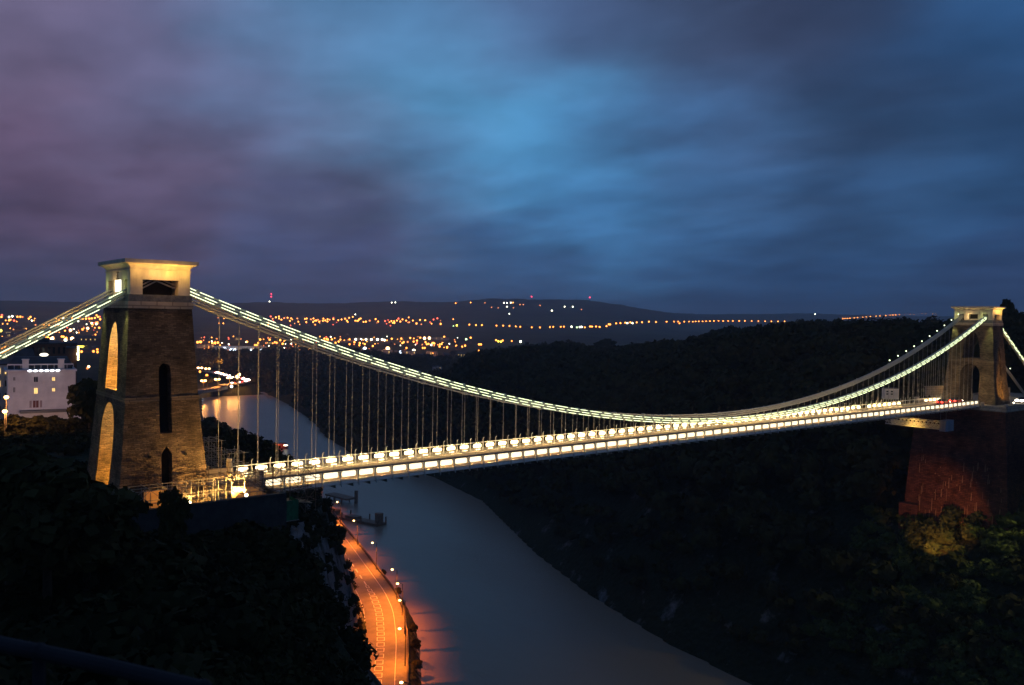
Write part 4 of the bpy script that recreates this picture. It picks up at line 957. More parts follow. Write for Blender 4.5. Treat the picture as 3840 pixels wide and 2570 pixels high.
for a in ((79, 1429, 1440, 5, m_glass), (79, 1462, 1478, 5, m_glass), (140, 1429, 1446, 11, m_glass), (140, 1466, 1484, 10, m_wlit), (191, 1432, 1443, 8, m_wlit), (191, 1468, 1478, 8, m_wlit)): win(*a)
for a in ((125, 1507, 1532, 5, m_wred), (140, 1507, 1532, 16, m_wred), (155, 1507, 1532, 5, m_wred)): win(*a, nm='door')
b = MB(); b.box(hx_(186), hx_(227), -.05, 0, hz_(1532), hz_(1502)); b.build('shutter', m_stucco, HT)
b = MB(); b.box(hx_(258), hx_(273), 0.5, 6, -6, hz_(1483)); b.box(hx_(256), hx_(276), .3, 6.2, hz_(1483), hz_(1478)); b.build('side_wing', m_stucco, HT)
b = MB(); b.box(hx_(262), hx_(267), .42, .5, hz_(1530), hz_(1500)); b.build('window', m_glass, HT)
b = MB(); b.box(hx_(95), hx_(245), -3.0, -.1, hz_(1544), hz_(1537)); b.build('canopy', m_dark, HT)
house(-70, 57, 1397, 1560, 238, 'wing of the hotel at the left edge washed with warm lamp light', m_stucco, roof='flat', lit=0.12, floors=4, nwin=5, yaw=0.35, name='building', depth=12)
house(60, 130, 1343, 1560, 250, 'building with a dark slate roof behind the left end of the hotel', m_slate, roof='hip', wins=False, depth=10)
TB = house(253, 282, 1342, 1620, 262, 'narrow dark brown tower block with a column of lights behind the hotel', m_brick, roof='flat', wins=False, depth=9)
b = MB(); b.box(-3.2, -1.8, -.1, .1, 0, 19); b.build('stair_panel', mat('rust_panel', (0.30, 0.10, 0.05), (0.22, 0.08, 0.04), 1, .8), TB)
bb = MB(); bb.ball((0, 0, 0), 0.3, n=8, m=5); bb = bb.data('stair_light', emis('stair_glass', (1.0, .78, .38), 4, False))
for k in range(8): link('stair_light', bb, TB, (1.62, -0.3, (1620-1336-k*6)*262/F))
for (px, py, w2, lb) in ((165, 1331, 25, 'glowing oval made for a pool of white light on the block behind the hotel'), (277, 1328, 26, 'long bright light on top of the narrow tower block')):
    p, yw, s_ = frame(px-w2/2, px+w2/2, 270, py); t = thing('roof_light', lb, 'light', p, yw)
    b = MB(); b.ball((0, 0, 0), w2/2*s_, .5, 5.5*s_, n=12, m=8); b.build('glow_oval', emis('roof_glow', (1, .93, .72), 3.0), t)  # pool of light built as a glowing oval body
    b = MB(); b.cyl((0, .3, -8), (0, .3, 0), .12); b.build('column', m_dark, t)
house(82, 262, 1328, 1600, 285, 'broad dark brick block behind the hotel roof', m_brick, roof='flat', lit=0.0, floors=6, nwin=12, depth=16)
for (px, py, pw, lb) in ((24, 1490, 1300, 'bright orange lamp in front of the warm hotel wing at the left edge'), (18, 1543, 3000, 'orange lamp low at the left edge below the hotel')):
    p, yw, s_ = frame(px-5, px+5, 190, py); t = thing('street_lamp', lb, 'street lamp', (p[0], p[1], p[2]-5), yw)
    b = MB(); b.cyl((0, 0, -1), (0, 0, 5), .07); b.build('column', m_col, t)
    b = MB(); b.ball((0, 0, 5), .45, .4, .33, n=10, m=6); b.build('lantern', emis('orange_lantern', (1, .60, .22), 7, False), t); lamp('lamp_light', 'POINT', (0, -.9, 4.8), pw, (1, .42, .12), t, .3)
t = thing('street_lamp', 'unseen lamp added in the hotel forecourt to light the white front', 'street lamp', (7, 103, -8), 0)
b = MB(); b.cyl((0, 0, -1), (0, 0, 4), .07); b.ball((0, 0, 4.2), .15); b.build('column', m_col, t); lamp('lamp_light', 'POINT', (0, 0, 5), 4300, (1, .62, .56), t, .4)  # fill lamp, added to warm and brighten the hotel front

# city blocks and sheds
for a in [
 (742, 800, 1294, 1303, 1850, 'long low grey shed at the far side of the river right of the tower', 'shed'), (810, 990, 1300, 1326, 1650, 'large grey shed with blue-white lights along its front', 'shed'), (944, 992, 1331, 1350, 1420, 'small building with a salmon coloured lit gable', 'house'),
 (1318, 1470, 1312, 1330, 1900, 'pink lit low warehouse behind the bridge chain', 'shed'), (1478, 1560, 1316, 1330, 1900, 'pale warehouse with two bright lamps on its corners', 'shed'), (1598, 1640, 1318, 1338, 1700, 'orange lit low building with a flat roof', 'shed'),
 (1324, 1440, 1269, 1279, 3000, 'long white lit shed with a row of six lamps', 'shed'), (1620, 1684, 1266, 1274, 3100, 'reddish lit shed below two bright orange floodlights', 'shed'), (1180, 1320, 1276, 1281, 2900, 'very long low red roofed shed', 'shed'),
 (860, 905, 1348, 1362, 1500, 'dark flat building below the blue-white lit shed', 'shed'), (1180, 1200, 1318, 1345, 1500, 'small red lit tower-like building beside the chain', 'house'), (1440, 1500, 1346, 1362, 1500, 'low orange lit wall building behind dark trees', 'shed'),
 (985, 1060, 1325, 1338, 1600, 'low wide building under a white lamp', 'shed'), (1500, 1560, 1333, 1345, 1600, 'long dark red roof among orange trees', 'shed'),
 (60, 130, 1268, 1282, 1500, 'red brick block lit by street lamps at the left', 'house'), (290, 372, 1262, 1290, 1200, 'warm lit block left of the tower', 'house'), (215, 280, 1290, 1300, 1100, 'long building with yellow lit windows', 'shed'), (110, 190, 1300, 1312, 1000, 'long dark roof in front of the yellow lights', 'shed')]:
    px0, px1, yt, yb, dd, lb, ty = a
    p = hit((px0+px1)/2, yb+2, 0, 700); dd2 = float(np.hypot(p[0]-CAM[0], p[1]-CAM[1]))
    house(px0, px1, yt, yb, min(dd2, dd*1.6), lb, m_shed if ty == 'shed' else m_brick, roof='flat' if ty == 'shed' else 'gable', name='warehouse' if ty == 'shed' else 'building', cat='warehouse' if ty == 'shed' else 'building', depth=14, lit=0.3, floors=1 if ty == 'shed' else 2, nwin=6, seed=dd)
for k, (px0, px1, yt, yb) in enumerate([(1622, 1634, 1372, 1386), (1636, 1647, 1371, 1385), (1648, 1657, 1373, 1385), (1581, 1606, 1388, 1396)]):
    house(px0, px1, yt, yb, 1130, ['left one of three small white gabled cottages', 'middle one of three small white gabled cottages', 'right one of three small white gabled cottages', 'long low white cottage below the three gabled ones'][k], m_stucco, roof='gable', name='cottage', cat='cottage', wins=True, floors=1, nwin=2, lit=0.2, depth=6)
house(2630, 2660, 1327, 1338, 790, 'white lit house alone in the dark wood', m_stucco, roof='gable', name='cottage', cat='cottage', floors=1, nwin=3, lit=.6, depth=8)
# rows of ordinary houses on the valley floor
hb_ = MB(); hb_.box(-6, 6, -5, 5, -2, 6); hb_ = hb_.data('wall', m_brick)
hr_ = MB(); hr_.hexa([(-6.4, -5.5, 6), (6.4, -5.5, 6), (6.4, 5.5, 6), (-6.4, 5.5, 6), (-6.4, -.2, 10), (6.4, -.2, 10), (6.4, .2, 10), (-6.4, .2, 10)]); hr_ = hr_.data('roof', m_slate)
hw_ = MB(); [hw_.box(x-.6, x+.6, -5.08, -5, z, z+1.3) for x in (-3.5, 0, 3.5) for z in (1, 3.8)]; hw_ = hw_.data('windows', m_wlit)
rd = random.Random(3)
for k in range(110):
    if k < 55: px, py = rd.uniform(5, 370), rd.uniform(1232, 1325)
    elif k < 85: px, py = rd.uniform(735, 1300), rd.uniform(1262, 1400)
    else: px, py = rd.uniform(1300, 1760), rd.uniform(1262, 1350)
    p = hit(px, py, 0, 700)
    if p[1] < 700 or p[2] > -40: continue
    t = thing('terraced_house', 'small dark gabled house among the street lamps of the valley town', 'house', p, rd.choice((0.3, 1.0, 1.8, -.4)), 'houses of the valley town'); t.scale = (rd.uniform(.9, 2.2), 1, rd.uniform(.8, 1.3))
    link('wall', hb_, t); link('roof', hr_, t)
    if rd.random() < .35: link('window', hw_, t)
# orange-lit trees in the town
for k in range(46):
    px, py = (rd.uniform(1180, 1760), rd.uniform(1335, 1400)) if k < 28 else (rd.uniform(760, 1180), rd.uniform(1370, 1480))
    p = hit(px, py, 0, 800)
    if p[1] < 880: continue
    tree(pos=p, h=rd.uniform(11, 19), label='dark rounded tree among the lamps of the valley floor', group='trees on the valley floor', v=k, wide=1.4)

# ------------------------------------------------------------------ swing bridge and curved flyover
m_conc = mat('road_bridge_concrete', (0.32, 0.29, 0.25), (0.25, 0.22, 0.19), .3, .8)
SB = thing('road_bridge', 'flat road bridge over the far end of the river with an orange lit side', 'bridge', (300, 850, -68))
A_ = np.array([230.0, 786.0]); B_ = np.array([340.0, 888.0]); dv = (B_-A_)/np.linalg.norm(B_-A_); nv = np.array([dv[1], -dv[0]])
def slab(b, P, wd, z0, z1, o):
    P = [np.array(q, float) for q in P]; L_ = []
    for i, q in enumerate(P):
        a = P[max(0, i-1)]; c = P[min(len(P)-1, i+1)]; t = (c-a)/np.linalg.norm(c-a); n = np.array([t[1], -t[0]])*wd/2; L_.append((q-n-o, q+n-o))
    for (a, c), (d, e) in zip(L_[:-1], L_[1:]):
        b.hexa([(a[0], a[1], z0), (c[0], c[1], z0), (e[0], e[1], z0), (d[0], d[1], z0), (a[0], a[1], z1), (c[0], c[1], z1), (e[0], e[1], z1), (d[0], d[1], z1)])
b = MB(); slab(b, [A_, B_], 11, -1.5, 1.2, np.array([300, 850.])); b.build('deck', m_conc, SB)
b = MB(); slab(b, [A_+nv*5.6, B_+nv*5.6], 0.3, 1.2, 2.3, np.array([300, 850.])); slab(b, [A_-nv*5.6, B_-nv*5.6], 0.3, 1.2, 2.3, np.array([300, 850.])); b.build('parapet', m_conc, SB)
for f in (.15, .5, .85): b = MB(); q = A_+(B_-A_)*f-np.array([300, 850.]); b.box(q[0]-3, q[0]+3, q[1]-3, q[1]+3, -10, -1.5); b.build('pier', m_wall, SB)
curve = [(340, 888), (358, 900), (374, 912), (385, 926), (391, 944), (393, 966), (393, 992), (395, 1022), (399, 1056), (404, 1090), (404, 1130)]
FO = thing('flyover', 'curved elevated road beyond the river, glaring with headlights', 'flyover', (385, 926, -66))
b = MB(); slab(b, curve, 11, 1.0, 2.2, np.array([385, 926.])); b.build('deck', m_conc, FO)
b = MB(); slab(b, [(x+5*0, y) for x, y in curve], 11.6, .9, 1.0, np.array([385, 926.])); b.build('soffit', m_wall, FO)
for x, y in curve[1:]: b = MB(); b.cyl((x-385, y-926, -6), (x-385, y-926, 1), .8); b.build('pier', m_wall, FO)
# cars
m_body = mat('car_paint', (0.12, 0.12, 0.14), (0.10, 0.10, 0.12), 3, .35, .2); m_tyre = mat('tyre_rubber', (.02, .02, .02), None, 5, .9); m_head = emis('headlamp', (1, .93, .8), 14, False); m_tail = emis('taillamp', (1, .04, .03), 6, False)
def carmesh():
    b = MB(); b.hexa([(-2.1, -.85, .3), (2.1, -.85, .3), (2.1, .85, .3), (-2.1, .85, .3), (-2.1, -.82, .85), (2.15, -.82, .8), (2.15, .82, .8), (-2.1, .82, .85)])
    c = MB(); c.hexa([(-1.7, -.78, .85), (1.1, -.78, .85), (1.1, .78, .85), (-1.7, .78, .85), (-1.2, -.62, 1.42), (.35, -.62, 1.42), (.35, .62, 1.42), (-1.2, .62, 1.42)])
    wh = MB(); wh.cyl((0, -.1, 0), (0, .1, 0), .32, n=10)
    h = MB(); h.ball((0, 0, 0), .16, .2, .12, n=6, m=4)
    return b.data('body', m_body), c.data('cabin', m_glass), wh.data('wheel', m_tyre), h.data('headlight', m_head), h.data('taillight', m_tail)
CB = carmesh()
def car(pos, yaw, label, group=None, big=1.0, body=None):
    t = thing('car', label, 'car', pos, yaw, group)
    link('body', body or CB[0], t); link('cabin', CB[1], t)
    for x in (-1.3, 1.35):
        for y in (-.8, .8): link('wheel', CB[2], t, (x, y, .32))
    for y in (-.6, .6): link('headlight', CB[3], t, (2.12, y, .62), None, (big,)*3); link('taillight', CB[4], t, (-2.1, y, .68), None, (big,)*3)
    return t
cu = np.array(curve, float); cl = np.concatenate([[0], np.cumsum(np.linalg.norm(np.diff(cu, axis=0), axis=1))])
for k in range(24):  # dense queue added so its headlights form the bright streak
    s_ = 22+k*8.8; x = np.interp(s_, cl, cu[:, 0]); y = np.interp(s_, cl, cu[:, 1]); x2 = np.interp(s_-3, cl, cu[:, 0]); y2 = np.interp(s_-3, cl, cu[:, 1])
    car((x+(1.5 if k % 2 else -2.5), y, -63.8), math.atan2(y2-y, x2-x), 'car added with oversized headlights to form the bright streak on the curved flyover', 'cars on the flyover', 4.5)
# ------------------------------------------------------------------ the lights of the town
LC = {'o': ((1.0, 0.31, 0.05), 2.4), 'r': ((1.0, 0.10, 0.06), 1.8), 'w': ((1.0, 0.93, 0.70), 3.2), 'b': ((0.72, 0.80, 1.0), 4.2), 'y': ((1.0, 0.80, 0.08), 2.2), 'g': ((0.55, 1.0, 0.45), 1.6), 'G': ((0.05, 0.9, 0.4), 1.6), 'B': ((1.0, 0.62, 0.28), 5.0), 'd': ((1.0, 0.28, 0.08), 1.0)}
cache = {}; ALL = []
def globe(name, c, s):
    # lamp halo painted into the globe colour: bright, whiter core and a deeper coloured, dimmer rim
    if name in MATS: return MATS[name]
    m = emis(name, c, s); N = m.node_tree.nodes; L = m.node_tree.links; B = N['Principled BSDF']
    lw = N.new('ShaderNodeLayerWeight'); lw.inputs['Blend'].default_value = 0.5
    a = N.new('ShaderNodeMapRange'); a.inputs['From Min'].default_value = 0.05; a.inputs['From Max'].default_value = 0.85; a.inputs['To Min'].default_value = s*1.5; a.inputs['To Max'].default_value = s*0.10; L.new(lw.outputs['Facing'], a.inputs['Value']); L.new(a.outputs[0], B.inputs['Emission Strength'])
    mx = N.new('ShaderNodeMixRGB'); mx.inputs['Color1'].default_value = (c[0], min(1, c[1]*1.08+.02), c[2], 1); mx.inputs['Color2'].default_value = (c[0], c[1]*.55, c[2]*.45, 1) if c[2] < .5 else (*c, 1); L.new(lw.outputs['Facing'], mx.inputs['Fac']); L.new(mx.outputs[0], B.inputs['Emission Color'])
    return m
def farlamp(px, py, c='o', dia=6.5, label='', group=None, up=9.0, cat='street lamp', name='street_lamp', wide=1.0, pair=False, dist=None, t0=550):
    p = hit(px, py, up, t0) if dist is None else None
    if dist is not None:
        d = ray(px, py); p = CAM+d*dist/math.hypot(d[0], d[1])
    D_ = float(np.linalg.norm(p-CAM)); r = round(max(.25, min(dia*1.2*D_/F/2, 5.5)), 1)
    colr, st = LC[c]; bk = min(3, int(D_/2200)); key = (c, r, up, wide, pair, bk)
    if key not in cache:
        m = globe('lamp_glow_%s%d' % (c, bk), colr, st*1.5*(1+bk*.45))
        b = MB(); b.m = 0; b.cyl((0, 0, -1), (0, 0, up), max(.1, r*.09), n=5); b.m = 1
        if pair: b.ball((-r*.95, 0, up), r*.9, r*.9, r*.62, n=8, m=5); b.ball((r*.95, 0, up), r*.9, r*.9, r*.62, n=8, m=5)
        else: b.ball((0, 0, up), r*wide, r, r, n=8, m=5)
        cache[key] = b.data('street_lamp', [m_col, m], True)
    o = link(name, cache[key], None, (p[0], p[1], p[2]-up), (0, 0, -math.atan2(p[0]-CAM[0], p[1]-CAM[1])))
    ALL.append((dia*(0.6 if c == 'd' else 1)*(2 if not group else 1), len(ALL), o))
    return tag(o, label, cat, group)
def zone(lst, sc_, x0, y0, label, group, dia=6.5, **kw):
    for q in lst:
        c = q[2] if len(q) > 2 else 'o'; dd = q[3] if len(q) > 3 else dia
        farlamp(x0+q[0]*sc_, y0+q[1]*sc_, c, dd, label, group, **kw)
S5 = 0.29876
zone([(50, 460, 'r'), (75, 490, 'd'), (115, 470), (155, 460), (155, 485), (185, 500), (220, 480, 'd'), (262, 475), (307, 483), (292, 515), (385, 485, 'd'), (397, 525), (503, 485), (480, 490), (497, 530), (555, 495, 'd'), (587, 485), (607, 512), (585, 525), (625, 510), (645, 500, 'd'), (660, 525), (712, 488), (708, 515), (735, 510), (765, 495), (762, 522), (790, 500, 'd'), (838, 493), (898, 507), (940, 497), (985, 488), (1007, 512), (1035, 478), (1080, 465), (1112, 512), (1137, 515), (1160, 495, 'o', 8), (1150, 512), (1180, 485), (1215, 528), (1245, 525, 'o', 8), (1293, 513, 'd'), (1368, 493), (1400, 522), (1487, 517, 'r'), (1565, 518), (1600, 520), (1585, 540), (1604, 540), (1635, 510), (1655, 485, 'r'), (1678, 523), (1705, 497), (1752, 512), (1790, 532, 'd'), (1835, 512), (1925, 503), (1990, 507), (2095, 498, 'r'), (2143, 483, 'r')],
     S5, 1000, 1050, 'tiny orange lamp in the band of suburb lights at the foot of the hill', 'suburb lamps at the foot of the hill', 5.5)
zone([(1880, 548, 'o', 8), (2183, 553, 'o', 7)], S5, 1000, 1050, 'brighter lamp just below the right end of the suburb band', 'lamps below the suburb band')
zone([(35, 272, 'w', 5), (1615, 283, 'w', 6.5), (1570, 285, 'w', 4), (1112, 433, 'w', 4)], S5, 1000, 1050, 'pale lamp standing alone high on the dark hill', 'pale lamps high on the hill')
zone([(38, 750), (105, 783), (130, 790), (168, 755), (200, 802), (345, 742), (723, 738), (752, 740), (768, 750), (818, 747), (925, 750), (865, 790), (903, 775), (1040, 748), (1040, 808), (1102, 783), (1168, 793), (1163, 820), (1232, 807), (1332, 830), (1480, 757, 'w', 7), (1570, 740), (1690, 738), (1802, 730), (1928, 727), (2228, 715)],
     S5, 1000, 1050, 'orange lamp in the row beyond the sheds of the valley floor', 'lamps beyond the sheds', 6.5)
zone([(1118, 747, 'w'), (1185, 748, 'w'), (1247, 748, 'w'), (1315, 748, 'w'), (1390, 748, 'w', 8), (1450, 748, 'w')], S5, 1000, 1050, 'white lamp in the row along the long white shed', 'lamps of the white shed', 7.5)
farlamp(1592, 1269, 'B', 14, 'left one of two glaring orange floodlights above the red shed'); farlamp(1610, 1268.5, 'B', 14, 'right one of two glaring orange floodlights above the red shed')
zone([(1703, 793), (1720, 783), (1770, 780, 'd'), (1845, 775), (1887, 763), (1885, 795, 'r'), (1995, 783), (2010, 808), (2032, 803), (2082, 793), (2065, 817, 'w'), (2105, 800), (2170, 835, 'o', 8), (2195, 805)], S5, 1000, 1050, 'orange lamp in the cluster below the two glaring floodlights', 'cluster below the floodlights')
farlamp(1368, 1309, 'b', 13, 'blue-white floodlight at the left end of the pink warehouse'); farlamp(1454, 1308, 'B', 16, 'biggest yellow-white floodlight, in the middle of the pink warehouse'); farlamp(1502, 1322, 'b', 11, 'white floodlight at the near corner of the pale warehouse'); farlamp(1552, 1316, 'w', 12, 'white floodlight at the right end of the pale warehouse')
zone([(1287, 875), (1755, 855), (1738, 890), (1985, 855), (1960, 855), (2265, 850), (287, 880), (297, 910), (387, 885), (412, 885), (533, 885), (148, 935), (390, 950), (430, 953), (325, 975, 'o', 9), (105, 970)], S5, 1000, 1050, 'tall orange street lamp in front of the sheds', 'tall lamps in front of the sheds', 7)
farlamp(1045, 1341, 'w', 9, 'wide white light left of the chain, left one of a pair', wide=2.6); farlamp(1078, 1342, 'w', 8, 'wide white light near the chain, right one of a pair', wide=2.0)
S2 = .4268
zone([(375, 323), (433, 327), (485, 327), (613, 332), (672, 332), (727, 335), (783, 338), (823, 342), (923, 347), (995, 348), (1083, 345), (1113, 343), (1178, 342), (1206, 341), (1390, 347), (1435, 340), (1453, 340), (1488, 340), (1520, 343), (1580, 336), (1600, 320, 'o', 8), (1612, 322), (1665, 312), (1703, 310), (1745, 306), (1790, 303), (1808, 310, 'w'), (1845, 303), (1892, 302), (1953, 298), (2015, 300, 'o', 7), (2108, 297), (2173, 297), (2210, 297), (2222, 312), (2263, 297), (2305, 297), (2338, 297)] +
     [((2000+u*.7853-1600)/S2, (1080+v*.7853-1080)/S2) for u, v in [(775, 160), (790, 160), (808, 160), (825, 159), (843, 159), (862, 158), (884, 158), (907, 158), (930, 158), (953, 158), (983, 158), (1010, 158), (1043, 158), (1075, 159), (1107, 160), (1137, 160), (1168, 160), (1200, 160)]],
     S2, 1600, 1080, 'orange lamp in the long level row of the country road across the hillside', 'lamps of the long country road', 5.5)
zone([(1272, 342, 'w', 8), (1320, 347, 'g'), (1345, 345, 'w'), (1362, 343, 'w', 8), (1763, 310, 'w', 6), (265, 330, 'y'), (235, 335, 'g', 4), (122, 318, 'o', 7)], S2, 1600, 1080, 'yellow-green light among the lamps of the country road', 'greenish lights of the country road')
zone([(255, 135), (387, 128), (512, 132, 'd', 4), (570, 172, 'd', 4), (628, 175, 'd', 4), (680, 132, 'w'), (705, 132, 'w'), (740, 130, 'w', 5), (760, 130), (706, 165, 'w', 4), (763, 175, 'd', 4), (727, 228, 'w', 4), (820, 147, 'd', 4), (850, 147, 'd', 4), (997, 155, 'd', 4), (1100, 200, 'w', 5), (1212, 166, 'w', 6), (1283, 166, 'w', 5), (1360, 190, 'd', 4)], S2, 1600, 1080, 'small lamp on the upper slope of the highest hill', 'lamps on the upper hill', 5)
zone([((2000+u*.7853-1600)/S2, v*.7853/S2) for u, v in [(1460, 152), (1478, 147), (1488, 146), (1500, 146), (1512, 145), (1533, 143), (1548, 142), (1573, 140), (1590, 138), (1610, 137), (1637, 135), (1655, 134), (1683, 132), (1705, 131), (1717, 130), (1730, 129), (1748, 128), (1773, 127), (1800, 127), (1818, 126), (1835, 125), (1855, 124), (1873, 124), (1906, 124), (1922, 124)]],
     S2, 1600, 1080, 'tiny orange lamp in the far row rising to the right tower', 'lamps of the farthest road', 4.6)
farlamp(2000+1345*.7853, 1080+125*.7853, 'w', 5, 'single pale light on the flat far horizon')
zone([(347, 452, 'g', 8)], S2, 1600, 1080, 'large pale green lamp alone on the dark fields', None)
zone([(387, 438), (610, 460), (630, 470, 'y'), (652, 473, 'y'), (668, 463), (747, 467, 'o', 5), (825, 472, 'w', 8)], S2, 1600, 1080, 'yellowish lamp on the fields above the dark wood', 'lamps on the fields')
zone([(460, 497), (477, 497), (260, 510), (310, 518), (338, 508), (180, 520), (113, 515), (62, 485), (460, 552), (367, 605), (72, 668, 'o', 9), (168, 668, 'o', 8), (165, 727, 'o', 8), (300, 678, 'o', 8), (352, 685, 'r', 4)], S2, 1600, 1080, 'orange street lamp near the white cottages at the edge of the wood', 'lamps by the cottages', 7)
zone([(940, 548), (875, 568, 'o', 4), (1100, 550, 'd', 4), (1180, 568, 'd'), (1717, 543, 'o', 7.5), (1977, 540, 'd', 4), (2165, 545, 'd', 4), (2180, 560, 'd', 4)], S2, 1600, 1080, 'lamp glimmering among the trees of the wooded ridge', 'lamps among the ridge trees', 5.5)
S3 = .16579
zone([(125, 385, 'o', 8), (195, 378, 'o', 9), (460, 400), (522, 400), (583, 393), (635, 455, 'o', 5), (262, 342, 'd', 4), (1245, 375), (1540, 325), (1757, 330), (1425, 450), (1467, 453), (1500, 405), (1877, 388), (1920, 398), (1995, 338), (2050, 420), (2225, 425, 'd', 4)], S3, 720, 1220, 'orange lamp beyond the blue-white lit shed', 'lamps beyond the lit shed', 7)
zone([(725, 545, 'b', 15), (640, 620, 'b', 11), (880, 560, 'b', 8), (920, 560, 'b', 8), (965, 560, 'b', 8), (900, 630, 'w', 9), (1210, 565, 'w', 7), (1245, 560, 'b', 8), (1335, 570, 'b', 9), (1440, 593, 'b', 9), (1560, 573, 'b', 10), (1735, 665, 'b', 12), (1310, 632, 'y', 9)], S3, 720, 1220, 'blue-white floodlight along the front of the large grey shed', 'floodlights of the grey shed', 9)
zone([(150, 630), (200, 630), (290, 660, 'w'), (340, 685), (378, 520, 'o', 5), (2203, 550), (2222, 610), (2280, 735), (440, 710), (555, 790), (500, 880), (300, 815), (895, 1385, 'w', 9), (1015, 855, 'd', 4), (335, 1135, 'o', 9), (180, 1050)], S3, 720, 1220, 'orange street lamp on the roads just right of the left tower', 'lamps right of the tower', 7.5)
for px, py, lb in ((750, 1380, 'twin orange lamp close to the left tower, left one of the upper two'), (778, 1383, 'twin orange lamp, right one of the upper two'), (763, 1428, 'twin orange lamp at the left end of the road bridge'), (815, 1423, 'twin orange lamp at the right end of the road bridge'), (860, 1417, 'twin orange lamp on the curved flyover'), (889, 1413, 'first lamp behind the flyover'), (897, 1405, 'second lamp behind the flyover')):
    o = farlamp(px, py, 'B', 10, lb, pair=px < 870, up=14)
    if px in (763, 815, 860, 889): lamp('lamp_light', 'POINT', (0, -3, 12.5), 22000, (1, .36, .06), o, 1.0)
zone([(1673, 955, 'B', 9), (1935, 935, 'o', 8), (2123, 915, 'B', 9)], S3, 720, 1220, 'round orange lamp standing alone in the dark below the shed', 'lone lamps below the shed')
farlamp(963, 1400, 'r', 5, 'dull red light in the dark right of the flyover', cat='light', name='signal_light'); farlamp(758, 1472, 'b', 6, 'white light at the waterline beside the tower', cat='light', name='signal_light', up=3); farlamp(801, 1468.5, 'G', 6, 'small green light under the road bridge', cat='light', name='signal_light', up=3)
farlamp(1467, 1468, 'G', 6, 'green signal light alone in the dark wood behind the rods', cat='light', name='signal_light', up=4)
S6 = .17926
zone([(40, 290, 'r'), (30, 330), (190, 330, 'w'), (258, 315, 'w'), (363, 325), (425, 325), (475, 330, 'd', 4), (638, 330), (602, 365), (190, 400), (295, 405, 'r')], S6, 0, 1130, 'tiny lamp on the hillside above the land chains at the left', 'hillside lamps at the left', 5.5)
zone([(15, 615, 'y', 9), (1320, 352, 'w', 8), (1515, 360, 'o', 8), (1660, 335, 'r'), (1640, 370, 'y'), (1680, 370, 'w'), (1720, 365, 'y'), (1800, 365), (1850, 322, 'r'), (1870, 365), (1920, 360), (1985, 350), (2020, 295), (2050, 330), (2085, 325, 'r'), (2095, 378)], S6, 0, 1130, 'lamp in the band of lights between the land chain and the left tower', 'band of lights left of the tower', 6)
zone([(1240, 462, 'r', 5), (1235, 507, 'B', 8), (1920, 462, 'B', 10), (2015, 475, 'B', 12), (2075, 555), (1035, 642), (1170, 632), (1360, 617, 'o', 5), (1475, 605, 'B', 9), (1725, 590), (1835, 567, 'B', 9), (925, 717), (595, 748), (797, 748, 'd', 5), (997, 755), (965, 780), (1295, 740), (1330, 745), (1385, 770), (1585, 815), (780, 855, 'w'), (995, 845), (1300, 855, 'd'), (1730, 745), (1840, 745), (1790, 795), (1955, 795, 'd'), (2075, 750), (1430, 905, 'd', 8)], S6, 0, 1130, 'orange lamp in the crowded town lights under the left land chains', 'town lamps at the left', 6.5)
for q, lb in (((535, 800, 'B', 14), 'glaring pinkish lamp just under the land chain'), ((1090, 790, 'B', 15), 'glaring lamp in the middle of the town lights at left'), ((1510, 785, 'B', 15), 'glaring lamp nearer the left tower'), ((1370, 815, 'w', 9), 'small white lamp between two glaring ones'), ((860, 855, 'b', 13), 'blue-white lamp in the town at left')):
    farlamp(q[0]*S6, 1130+q[1]*S6, q[2], q[3], lb)
for q, lb in (((1290, 908, 'y', 10), 'wide yellow light, left one'), ((1520, 912, 'y', 8), 'yellow light in the middle'), ((1740, 895, 'y', 18), 'large yellow glow beside the left tower, upper'), ((1690, 930, 'y', 14), 'large yellow glow beside the left tower, lower'), ((1800, 895, 'y', 12), 'yellow glow nearest the left tower')):
    farlamp(q[0]*S6, 1130+q[1]*S6, q[2], q[3], lb, wide=1.6)
zone([(1170, 970), (105, 960), (50, 1000), (130, 1010), (180, 1025), (105, 1048, 'o', 8), (60, 1090, 'o', 8), (95, 1110, 'w'), (320, 975), (345, 1020), (567, 995), (1705, 1055, 'o', 8), (1955, 1050, 'o', 8), (2035, 1010), (2040, 1065), (645, 1200, 'y', 5)], S6, 0, 1130, 'orange lamp on the slope behind the hotel roofs', 'lamps behind the hotel', 7)
S7 = .20408
zone([(1630, 370, 'B', 8), (1605, 400, 'd', 7), (1300, 1255), (1505, 1205), (1565, 1125, 'w', 4), (1680, 1305)], S7, 0, 1300, 'lamp in the dark between the hotel and the left tower', 'lamps by the hotel trees', 5, up=4, t0=150)
farlamp(196, 1797, 'o', 7, 'faint small lamp low at the left below the hotel', dist=110, up=3); farlamp(305, 1790, 'w', 8, 'pale lamp low left of the tower foot', dist=112, up=3, wide=1.8)
farlamp(1014, 1707, 'd', 6, 'tiny orange light just above the deck near the scaffolding', dist=200, up=4); farlamp(949, 1700, 'o', 5, 'small lamp by the dark tree above the deck', dist=330, up=4)

